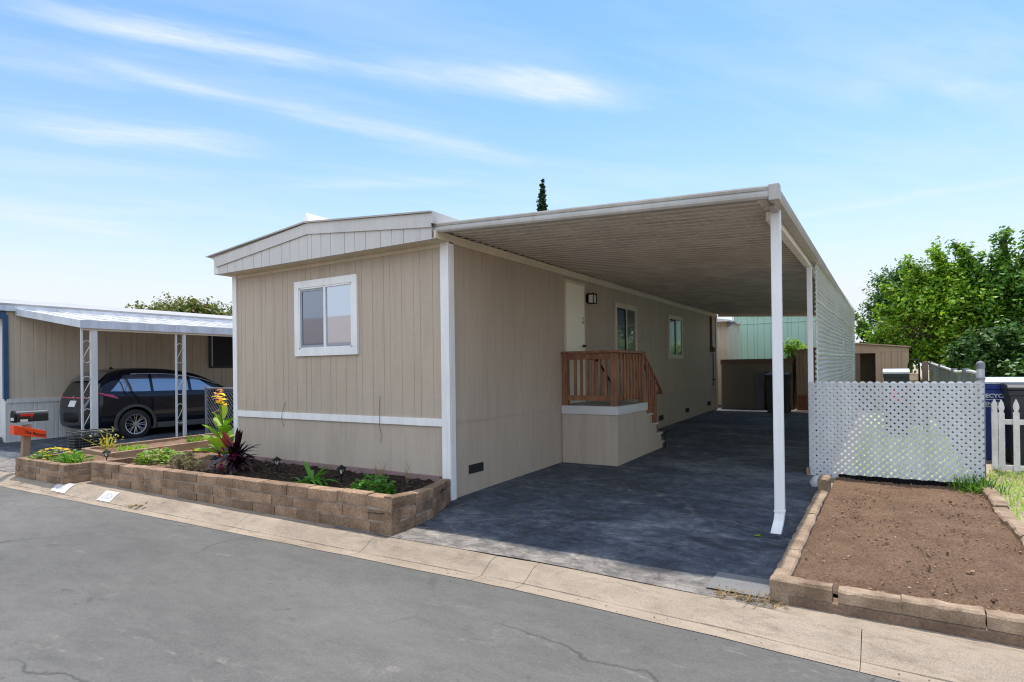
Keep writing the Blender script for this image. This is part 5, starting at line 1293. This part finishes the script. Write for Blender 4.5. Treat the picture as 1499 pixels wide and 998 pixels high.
mb = rosette('', '', '', (-7.20, .95, .20), 120, .19, .02, None, (.6, 1.4), (.1, .6), 7, jit=.15)
solo('grass_tuft', mb, M['leaf_bright'], 'bright green tuft further back in the timber bed near the fence', 'grass tuft', (-7.2, .95, .2))
# yellow flowers
YF = thing('yellow_flowers', 'clump of yellow daisies with green leaves in the brick flower bed', 'flowers', (-6.65, -1.55, .19))
r = random.Random(17); mb = MB(); fm = MB()
mb = bush(mb, (-6.85, -1.55, .18), .33, 170, .10, .035, r, .6); mb = bush(mb, (-6.40, -1.5, .18), .25, 90, .10, .035, r, .6)
for k in range(60):
    a = r.uniform(0, 6.28); e = r.uniform(.7, 1.4); mb.blade((-6.15 + r.uniform(-.16, .16), -1.58 + r.uniform(-.12, .12), .2), (math.cos(a) * math.cos(e), math.sin(a) * math.cos(e), math.sin(e)), r.uniform(.14, .26), .03, .2, 4)
for k in range(44):
    a = r.uniform(0, 6.28); q = r.random() ** .5 * .34; x = -6.92 + q * math.cos(a) * 1.15 + (k % 4 == 0) * .3; y = -1.55 + q * math.sin(a) * .75; z = .20 + .19 * math.sqrt(max(.05, 1 - (q / .36) ** 2))
    for j in range(8):
        b = j * PI / 4 + k; fm.blade((x, y, z), (math.cos(b), math.sin(b), .35), .034, .026, .2, 2)
mb.build('leaf_cluster', M['leaf_mid'], YF); fm.build('flower_heads', M['petal_yellow'], YF)
# weeds and grass
mb = MB(); r = random.Random(40)
for k in range(240):
    x = 5.30 + r.gauss(0, .10); y = 3.05 + r.gauss(0, .10); a = r.uniform(0, 6.28); e = r.uniform(.6, 1.45)
    mb.blade((x, y, .05), (math.cos(a) * math.cos(e), math.sin(a) * math.cos(e), math.sin(e)), r.uniform(.12, .34), .012, .25, 3)
solo('weed_clump', mb, M['leaf_mid'], 'wild green weeds growing at the right corner of the lattice', 'weeds', (5.3, 3.05, .05))
mb = MB()
for k in range(9000):
    x = r.uniform(5.5, 7.6); y = r.uniform(-.4, 4.6)
    if math.sin(x * 3.1 + 1) * math.sin(y * 1.9) + .7 * (y > 2.5) < .05: continue
    a = r.uniform(0, 6.28); e = r.uniform(.5, 1.45)
    mb.blade((x, y, gz(y)), (math.cos(a) * math.cos(e), math.sin(a) * math.cos(e), math.sin(e)), r.uniform(.05, .16), .010, .3, 2)
tag(mb.build('grass', M['grass']), 'bright green rough grass in front of the picket fence', 'grass', kind='stuff')
mb = MB()
for k in range(5000):
    x = r.uniform(4.0, 5.36); y = r.uniform(3.5, 9.5); a = r.uniform(0, 6.28); e = r.uniform(.5, 1.45)
    mb.blade((x, y, gz(y) + .008), (math.cos(a) * math.cos(e), math.sin(a) * math.cos(e), math.sin(e)), r.uniform(.06, .13), .014, .3, 2)
tag(mb.build('lawn_grass', M['grass']), 'sunlit lawn seen through the lattice holes', 'grass', kind='stuff')
mb = MB()
for k in range(420):
    t = r.random(); x = 3.42 + .42 * t + r.gauss(0, .03); y = -1.44 + r.gauss(0, .055) ; a = r.uniform(0, 6.28); e = r.uniform(.0, .9)
    mb.blade((x, y, -.03), (math.cos(a) * math.cos(e), math.sin(a) * math.cos(e), math.sin(e)), r.uniform(.03, .10), .006, .3, 2)
solo('dry_weeds', mb, M['straw'], 'dry straw weeds in the kerb joint at the driveway corner', 'weeds', (3.6, -1.45, -.03))
mb = MB()
for k in range(130):
    t = r.random(); x = 4.62 + .32 * t; y = -1.47 - .12 * t * r.random() + r.gauss(0, .02); a = r.uniform(0, 6.28)
    mb.blade((x, y, -.045), (math.cos(a), math.sin(a), r.uniform(.1, .7)), r.uniform(.02, .05), .014, .3, 2)
solo('kerb_weeds', mb, M['leaf_olive'], 'sprawling half dry weed in the kerb below the edging blocks', 'weeds', (4.78, -1.5, -.045))
solo('fallen_leaf', MB().blade((3.40, .05, .006), (1, .3, .15), .07, .05, .2, 3).blade((3.43, .06, .006), (.3, 1, .2), .06, .04, .2, 3), M['leaf_bright'], 'single bright green leaf lying on the driveway by the downspout', 'leaf', (3.42, .05, 0))
solo('wet_leaves', (lambda mb: [mb.blade((-3.55 + random.uniform(-.12, .12), Yr(-3.5) + .2 + random.uniform(-.05, .05), -.10), (random.uniform(-1, 1), random.uniform(-1, 1), .1), .08, .03, .1, 2) for k in range(22)] and mb)(MB()), M['straw'], 'small heap of brown dead leaves in the gutter before the planter', 'leaves', (-3.5, Yr(-3.5) + .2, -.1))

gt_ = MB(); r = random.Random(77)
for k in range(420):
    x = r.uniform(-7, 5.2); near_ = r.random() < .55
    y = Yr(x) + (r.gauss(.08, .07) if near_ else -abs(r.gauss(0, 1.0)) - .02); a = abs(r.gauss(0, .0016)) + .0014
    z = -.121 if y > Yr(x) else -.119
    R3 = Matrix.Rotation(r.uniform(0, 6), 3, 'Z'); gt_.box(x - a, x + a, y - a * .8, y + a * .8, z - .002, z + a, R3)
tag(gt_.build('road_grit', mat('grit', (.10, .085, .07), (.34, .28, .21), 30, .95, island=.5)), kind='stuff')
# ------------------------------------------------------------------ solar garden lamps
def lamp(label, loc):
    T_ = thing('garden_lamp', label, 'garden lamp', (0, 0, 0), 'black lantern lights staked in the planters')
    MB().tube([(0, 0, -.06), (0, 0, .10)], .007, 8).build('stake', M['black'], T_)
    cage = MB().lathe([(.016, .10), (.022, .105), (.018, .115)], n=8)
    for k in range(4):
        a = PI / 4 + k * PI / 2; cage.tube([(.020 * math.cos(a), .020 * math.sin(a), .112), (.040 * math.cos(a), .040 * math.sin(a), .175)], .0045, 4)
    cage.build('cage', M['black'], T_)
    MB().lathe([(.014, .116), (.030, .174)], n=8).build('lens', M['lampglass'], T_)
    MB().lathe([(.062, .172), (.064, .178), (.040, .196), (.014, .212), (.008, .222), (.001, .224)], n=8).build('cap', M['black'], T_)
    T_.location = loc
    return T_
lp = lamp('black garden lamp in the middle of the mulch between cordyline and leafy plant', (-2.55, -.62, .20))
dup(lp, (-1.20, -.70, .20), .4, 'black garden lamp to the right of the leafy plant, nearest the tan corner')
dup(lp, (-3.40, -.98, .20), .2, 'black garden lamp left of the cordyline before the canna leaves')
dup(lp, (-5.62, -1.36, .20), .7, 'black garden lamp at the left end of the long planter')

# ------------------------------------------------------------------ trees
def leaf_mesh(P, N, size, aspect=.55):
    """one folded leaf quad per point, facing N with jitter"""
    n = len(P); r = rng
    a = r.normal(size=(n, 3)); a /= np.linalg.norm(a, axis=1)[:, None]
    nn = N + r.normal(size=(n, 3)) * .55; nn /= np.linalg.norm(nn, axis=1)[:, None]
    t = np.cross(nn, a); t /= np.linalg.norm(t, axis=1)[:, None]; b = np.cross(nn, t)
    s = (size * r.uniform(.65, 1.25, n))[:, None]
    V = np.stack([P - t * s, P + b * s * aspect, P + t * s + nn * s * .1, P - b * s * aspect], 1).reshape(-1, 3)
    return V, np.arange(4 * n).reshape(-1, 4)
def mesh_np(name, V, F, m, parent):
    off = np.array(ROOT[parent.name]); me = bpy.data.meshes.new(name)
    me.vertices.add(len(V)); me.vertices.foreach_set('co', (V - off).astype(np.float32).ravel())
    me.loops.add(F.size); me.loops.foreach_set('vertex_index', F.ravel().astype(np.int32))
    me.polygons.add(len(F)); me.polygons.foreach_set('loop_start', np.arange(0, F.size, 4, dtype=np.int32))
    me.materials.append(m); me.update(calc_edges=True); me.validate()
    o = bpy.data.objects.new(name, me); col.objects.link(o); o.parent = parent; ROOT[o.name] = ROOT[parent.name]
    return o
def tree(label, cat, base, clumps, nleaf, size, m, trunk_r=.12, per=16, spread=.17, name='broadleaf_tree', group='trees behind the lattice and fence'):
    T_ = thing(name, label, cat, base, group); B = np.array(base)
    vol = np.array([c[1] ** 1.6 for c in clumps]); vol = vol / vol.sum()
    Ps = []; Ns = []
    tr = MB(); cz_ = np.mean([c[0][2] for c in clumps]); top = (B[0] + .1, B[1], B[2] + (cz_ - B[2]) * .75)
    tr.tube([base, ((B[0] + top[0]) / 2 + .06, B[1] + .05, (B[2] + top[2]) / 2), top], [trunk_r, trunk_r * .8, trunk_r * .5], 8)
    for (c, R_), v in zip(clumps, vol):
        nt = max(4, int(nleaf * v / per)); 
        d = rng.normal(size=(nt, 3)); d /= np.linalg.norm(d, axis=1)[:, None]
        rad = R_ * rng.uniform(.25, 1.0, nt) ** .45 * (1 + .22 * np.sin(d[:, 0] * 5 + c[0]) * np.sin(d[:, 2] * 6 + c[2]))
        tc = np.array(c) + d * rad[:, None] * np.array([1, 1, .85])
        k = rng.integers(int(per * .5), int(per * 1.5), nt)
        tc_r = np.repeat(tc, k, 0); out = np.repeat(d, k, 0); sp_ = spread * min(1.0, .45 + R_)
        # twig: leaves strung along a short outward, slightly drooping shoot
        tl = rng.uniform(-.5, 1, len(tc_r))[:, None] * sp_ * 1.6
        dr_ = out + np.array([0, 0, .35]); P = tc_r + dr_ * tl + rng.normal(size=tc_r.shape) * sp_ * .4
        Ps.append(P); Ns.append(out * .55 + np.array([0, 0, .75]))
        st_ = Vector(top) + (Vector(base) - Vector(top)) * random.uniform(0, .45); en = Vector(c)
        mid = (st_ + en) / 2 + Vector((random.uniform(-.1, .1), random.uniform(-.1, .1), random.uniform(.0, .25)))
        tr.tube([st_, mid, en], [trunk_r * .45, trunk_r * .28, trunk_r * .1], 6)
        for q in range(3):
            e2 = en + Vector((random.gauss(0, 1), random.gauss(0, 1), random.uniform(-.2, 1))).normalized() * R_ * .85
            tr.tube([mid.lerp(en, .6), (en + e2) / 2 + Vector((0, 0, .05)), e2], [trunk_r * .16, trunk_r * .1, trunk_r * .04], 5)
    V, F = leaf_mesh(np.concatenate(Ps), np.concatenate(Ns), size)
    tr.build('trunk', M['bark'], T_, smooth=True); mesh_np('crown', V, F, m, T_)
    return T_
def clumps_in(c, rx, ry, rz, n, R0, seed):
    r = random.Random(seed); out = []
    for k in range(n):
        a = r.uniform(0, 2 * PI); u = r.uniform(-.85, 1); q = math.sqrt(max(0, 1 - u * u)) * r.uniform(.5, 1)
        out.append(((c[0] + rx * q * math.cos(a), c[1] + ry * q * math.sin(a), c[2] + rz * u), R0 * r.uniform(.7, 1.25)))
    return out
def sprout(x, y, z, dx, dz, n, R0): return [((x + dx * k / n, y, z + dz * k / n), R0 * (1 - .65 * k / n)) for k in range(n + 1)]
tree('dark rounded tree standing furthest left behind the tan shed', 'tree', (5.0, 18.5, .3),
     clumps_in((5.05, 18.5, 3.45), .85, .8, 1.15, 16, .52, 2), 15000, .055, M['leaf_dark'], .12, spread=.14)
tree('bright yellow green tree with loose pointed shoots behind the grey fence', 'tree', (5.9, 15.6, .3),
     clumps_in((5.65, 15.5, 2.65), 1.35, .9, 1.2, 40, .33, 4) + sprout(5.4, 15.3, 3.6, -.35, .95, 7, .26) + sprout(5.85, 15.3, 3.7, -.15, 1.25, 8, .27) + sprout(6.25, 15.3, 3.7, .15, 1.0, 7, .25) + sprout(4.7, 15.3, 2.9, -.5, .35, 4, .2) + sprout(4.9, 15.3, 3.4, -.45, .45, 4, .2), 27000, .064, M['leaf_bright'], .11, spread=.23)
tree('broad mid green tree with spreading shoots at the right frame edge', 'tree', (7.6, 15.8, .3),
     clumps_in((7.5, 15.6, 2.65), 1.45, 1.0, 1.35, 46, .36, 6) + sprout(7.0, 15.2, 3.7, -.85, 1.25, 9, .24) + sprout(7.1, 15.2, 3.8, .1, 1.35, 9, .25) + sprout(7.6, 15.2, 3.7, .15, 1.2, 8, .25) + sprout(8.1, 15.2, 3.7, .3, 1.1, 7, .26), 32000, .064, M['leaf_mid'], .13, spread=.23)
tree('dense green tree mostly beyond the right frame edge', 'tree', (9.6, 15.4, .3), clumps_in((9.5, 15.2, 2.6), 1.3, 1.0, 1.5, 22, .55, 9), 18000, .065, M['leaf_mid'], .12, spread=.18)
tree('dark glossy shrub mass behind the bins and grey fence', 'shrub', (6.6, 12.4, .3), clumps_in((6.75, 12.2, 1.3), 1.15, .6, 1.0, 34, .34, 14), 22000, .062, M['leaf_dark'], .06, spread=.15, name='tall_shrub', group=None)
tree('mid green shrub behind the pickets at the right frame edge', 'shrub', (8.4, 12.2, .3), clumps_in((8.4, 12.0, 1.4), 1.0, .6, 1.1, 20, .42, 16), 15000, .062, M['leaf_mid'], .06, spread=.15, name='tall_shrub', group=None)
tree('slender upright shoot rising above the shed beside the corrugated screen', 'sapling', (4.1, 17.0, .3), sprout(4.15, 16.8, 2.2, -.55, 1.0, 6, .34) + [((4.3, 16.8, 2.1), .45), ((4.6, 16.7, 2.2), .4)], 2600, .06, M['leaf_mid'], .04, spread=.13, name='sapling', group=None)
tree('leafy green shrub seen between the brown enclosure and the tan shed', 'shrub', (2.05, 15.4, .3), clumps_in((2.05, 15.3, 1.6), .35, .25, .75, 10, .26, 18), 3500, .055, M['leaf_bright'], .04, spread=.12, name='tall_shrub', group=None)
tree('reddish green round tree rising behind the neighbouring roof on the left', 'tree', (-26, 12.2, .3), clumps_in((-25.6, 11.6, 3.45), 1.4, 3.9, 1.15, 54, .70, 20), 60000, .09, M['leaf_olive'], .2, spread=.22, group=None)
cyp = [((-15.62 + .015 * k, 30, 8.4 + .36 * k), .62 * (1 - (k / 18) ** 1.1) + .03) for k in range(18)] + [((-15.2, 30, 8.2 + .4 * k), .34 - .03 * k) for k in range(8)]
tree('narrow dark cypress tip rising behind the carport roof', 'tree', (-15.6, 30, .3), [((-15.6, 30, 1.5 + k * .9), .55) for k in range(8)] + cyp, 70000, .085, M['leaf_cypress'], .14, spread=.12, name='cypress_tree', group=None)

# homes across the street, behind the viewer, seen mirrored in the front window
AH = thing('street_home', 'pale green home with a brown roof across the street, mirrored in the front window', 'house', (-13, -17, 0))
MB().box(-40, -9, -22, -15.5, -.1, 3.0).build('wall', mat('pale_green_siding', (.36, .46, .42), None, 2, .6), AH)
MB().prism([(-40.4, -15.0, 2.9), (-40.4, -15.0, 3.05), (-40.4, -18.9, 4.9), (-40.4, -22.5, 3.05), (-40.4, -22.5, 2.9)], (31.8, 0, 0)).build('roof', M['roofbrown'], AH)

# ------------------------------------------------------------------ world, sun, camera
wd = bpy.data.worlds.new('World'); sc.world = wd; wd.use_nodes = True
t = NT(wd.node_tree); t.n.clear()
EL = math.radians(73.0)
sky = t.node('ShaderNodeTexSky', sky_type='NISHITA', sun_disc=False, sun_elevation=EL, sun_rotation=math.radians(-6), altitude=0, air_density=1.0, dust_density=.6, ozone_density=2.2)
geo = t.node('ShaderNodeTexCoord'); sepd = t.node('ShaderNodeSeparateXYZ', {0: geo.outputs['Generated']})
dz = t.math('MAXIMUM', sepd.outputs[2], .02)
X = t.math('DIVIDE', sepd.outputs[0], dz); Y = t.math('DIVIDE', sepd.outputs[1], dz)
wisps = [(-1.97, .62, -1.50, 1.36, .045, 1.0), (-1.56, 1.28, -.80, 2.08, .065, .62), (-2.13, .86, -1.95, 1.36, .035, .7), (-1.98, 1.30, -1.45, 2.50, .06, .65), (-2.95, .95, -2.30, 1.62, .10, .75), (-2.40, .66, -2.15, 1.05, .05, .4),
         (-2.75, 2.05, -1.9, 2.52, .06, .5), (-4.5, 1.2, -4.6, 2.4, .20, .8), (-6.5, 1.6, -6.3, 2.8, .35, .6), (-.9, 4.42, .9, 4.15, .07, .5), (-1.12, 1.65, -.85, 2.05, .06, .5), (.2, 2.58, .42, 2.88, .05, .4), (-.2, 2.44, .5, 2.38, .12, .25)]
dens = None
def rotn(ax, ay, su, sv, seed):
    L_ = math.hypot(ax, ay); ux, uy = ax / L_, ay / L_
    u = t.math('ADD', t.math('MULTIPLY', X, ux), t.math('MULTIPLY', Y, uy)); v = t.math('ADD', t.math('MULTIPLY', X, -uy), t.math('MULTIPLY', Y, ux))
    return t.node('ShaderNodeCombineXYZ', {0: t.math('MULTIPLY', u, su), 1: t.math('MULTIPLY', v, sv), 2: seed}).outputs[0]
cvA = rotn(.62, 1.0, 1.0, 3.6, 1.0)
nA = t.noise(cvA, 1.7, 5, .6, .4)
fibA = t.ramp(t.noise(cvA, 4.2, 6, .72, .5), [(.30, (.42,) * 3), (.70, (1,) * 3)])
for (x0, y0, x1, y1, w, st_) in wisps:
    L_ = math.hypot(x1 - x0, y1 - y0); ux, uy = (x1 - x0) / L_, (y1 - y0) / L_
    w *= 1.45
    dx = t.math('SUBTRACT', X, x0); dy = t.math('SUBTRACT', Y, y0)
    u = t.math('ADD', t.math('MULTIPLY', dx, ux), t.math('MULTIPLY', dy, uy))
    v = t.math('ADD', t.math('MULTIPLY', dx, -uy), t.math('MULTIPLY', dy, ux))
    vv = t.math('ADD', v, t.math('MULTIPLY', t.math('SUBTRACT', nA, .5), w * 3.0))
    uu = t.math('DIVIDE', t.math('SUBTRACT', u, L_ / 2), L_ * .5)
    ex_ = t.math('ADD', t.math('MULTIPLY', t.math('MULTIPLY', vv, vv), 1 / (w * w)), t.math('MULTIPLY', t.math('POWER', t.math('ABSOLUTE', uu), 3), 1.3))
    d_ = t.math('MULTIPLY', t.math('POWER', 2.718, t.math('MULTIPLY', ex_, -1.0)), st_ * .8)
    dens = d_ if dens is None else t.math('ADD', dens, d_)
dens = t.math('MULTIPLY', dens, fibA)
veil = t.ramp(t.noise(cvA, .8, 4, .6, .3), [(.45, (0,) * 3), (.9, (.35,) * 3)])
dens = t.math('ADD', dens, veil)
# low haze: a pale veil thickening toward the horizon
hz = t.math('POWER', t.math('SUBTRACT', 1.0, t.math('MAXIMUM', sepd.outputs[2], 0.0)), 5.5)
dens = t.math('MULTIPLY', dens, t.math('MULTIPLY', t.math('GREATER_THAN', sepd.outputs[2], .01), 1.15), None, True)
SKYGAIN = 1.0
lowm = t.node('ShaderNodeMapRange', {0: sepd.outputs[2], 1: .56, 2: .82, 3: 0.0, 4: 1.0}, interpolation_type='SMOOTHSTEP').outputs[0]
tint = t.mix(lowm, (.48, .66, .82), (1.12, 1.06, .98))  # lower sky dimmed; overhead, out of view, brightness added to keep fill light
skyc = t.mix(1.0, sky.outputs[0], tint, 'MULTIPLY')
skyc = t.mix(t.math('MULTIPLY', hz, 1.9, None, True), skyc, (2.9, 3.08, 3.25))
skyc = t.mix(dens, skyc, (2.75, 3.05, 3.3))
# unseen bright cloud sheet added behind the viewer to light walls and carport
fill_bank = t.node('ShaderNodeMapRange', {0: sepd.outputs[1], 1: -.05, 2: -.55, 3: 0.0, 4: .8}, interpolation_type='SMOOTHSTEP').outputs[0]
skyc = t.mix(fill_bank, skyc, (4.7, 5.3, 6.1))
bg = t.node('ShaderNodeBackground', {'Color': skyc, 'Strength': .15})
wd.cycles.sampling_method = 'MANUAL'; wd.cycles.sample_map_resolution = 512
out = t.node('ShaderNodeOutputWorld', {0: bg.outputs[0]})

sun = bpy.data.lights.new('Sun', 'SUN'); sun.energy = 2.3; sun.angle = math.radians(.53); sun.color = (1.0, .95, .87)
so = bpy.data.objects.new('Sun', sun); col.objects.link(so)
sdir = Vector((-.03, .265, 1.0)).normalized()
so.rotation_euler = (-sdir).to_track_quat('-Z', 'Y').to_euler(); so.location = (0, 0, 30)

cam = bpy.data.cameras.new('Camera'); co = bpy.data.objects.new('Camera', cam); col.objects.link(co)
cam.sensor_width = 36; cam.lens = 20.92; cam.shift_y = .02625; cam.clip_end = 3000; cam.clip_start = .05
Rr = Matrix(((0.84620, 0.53272, -0.012427), (0.012621, 0.003277, 0.999915), (0.53271, -0.84629, -0.003951))).transposed()
co.matrix_world = Matrix.Translation((4.445, -5.734, 1.55)) @ Rr.to_4x4()
sc.camera = co
sc.view_settings.view_transform = 'Standard'; sc.view_settings.look = 'None'; sc.view_settings.gamma = 1; sc.view_settings.exposure = 1.05
sc.view_settings.use_curve_mapping = False
sc.render.engine = 'CYCLES'
sc.cycles.max_bounces = 6; sc.cycles.diffuse_bounces = 5; sc.cycles.glossy_bounces = 3; sc.cycles.transmission_bounces = 3; sc.cycles.transparent_max_bounces = 4; sc.cycles.caustics_reflective = False; sc.cycles.caustics_refractive = False; sc.cycles.use_adaptive_sampling = True; sc.cycles.adaptive_threshold = .008; sc.cycles.use_denoising = True; sc.cycles.sample_clamp_indirect = 6.0; sc.cycles.filter_width = 1.15
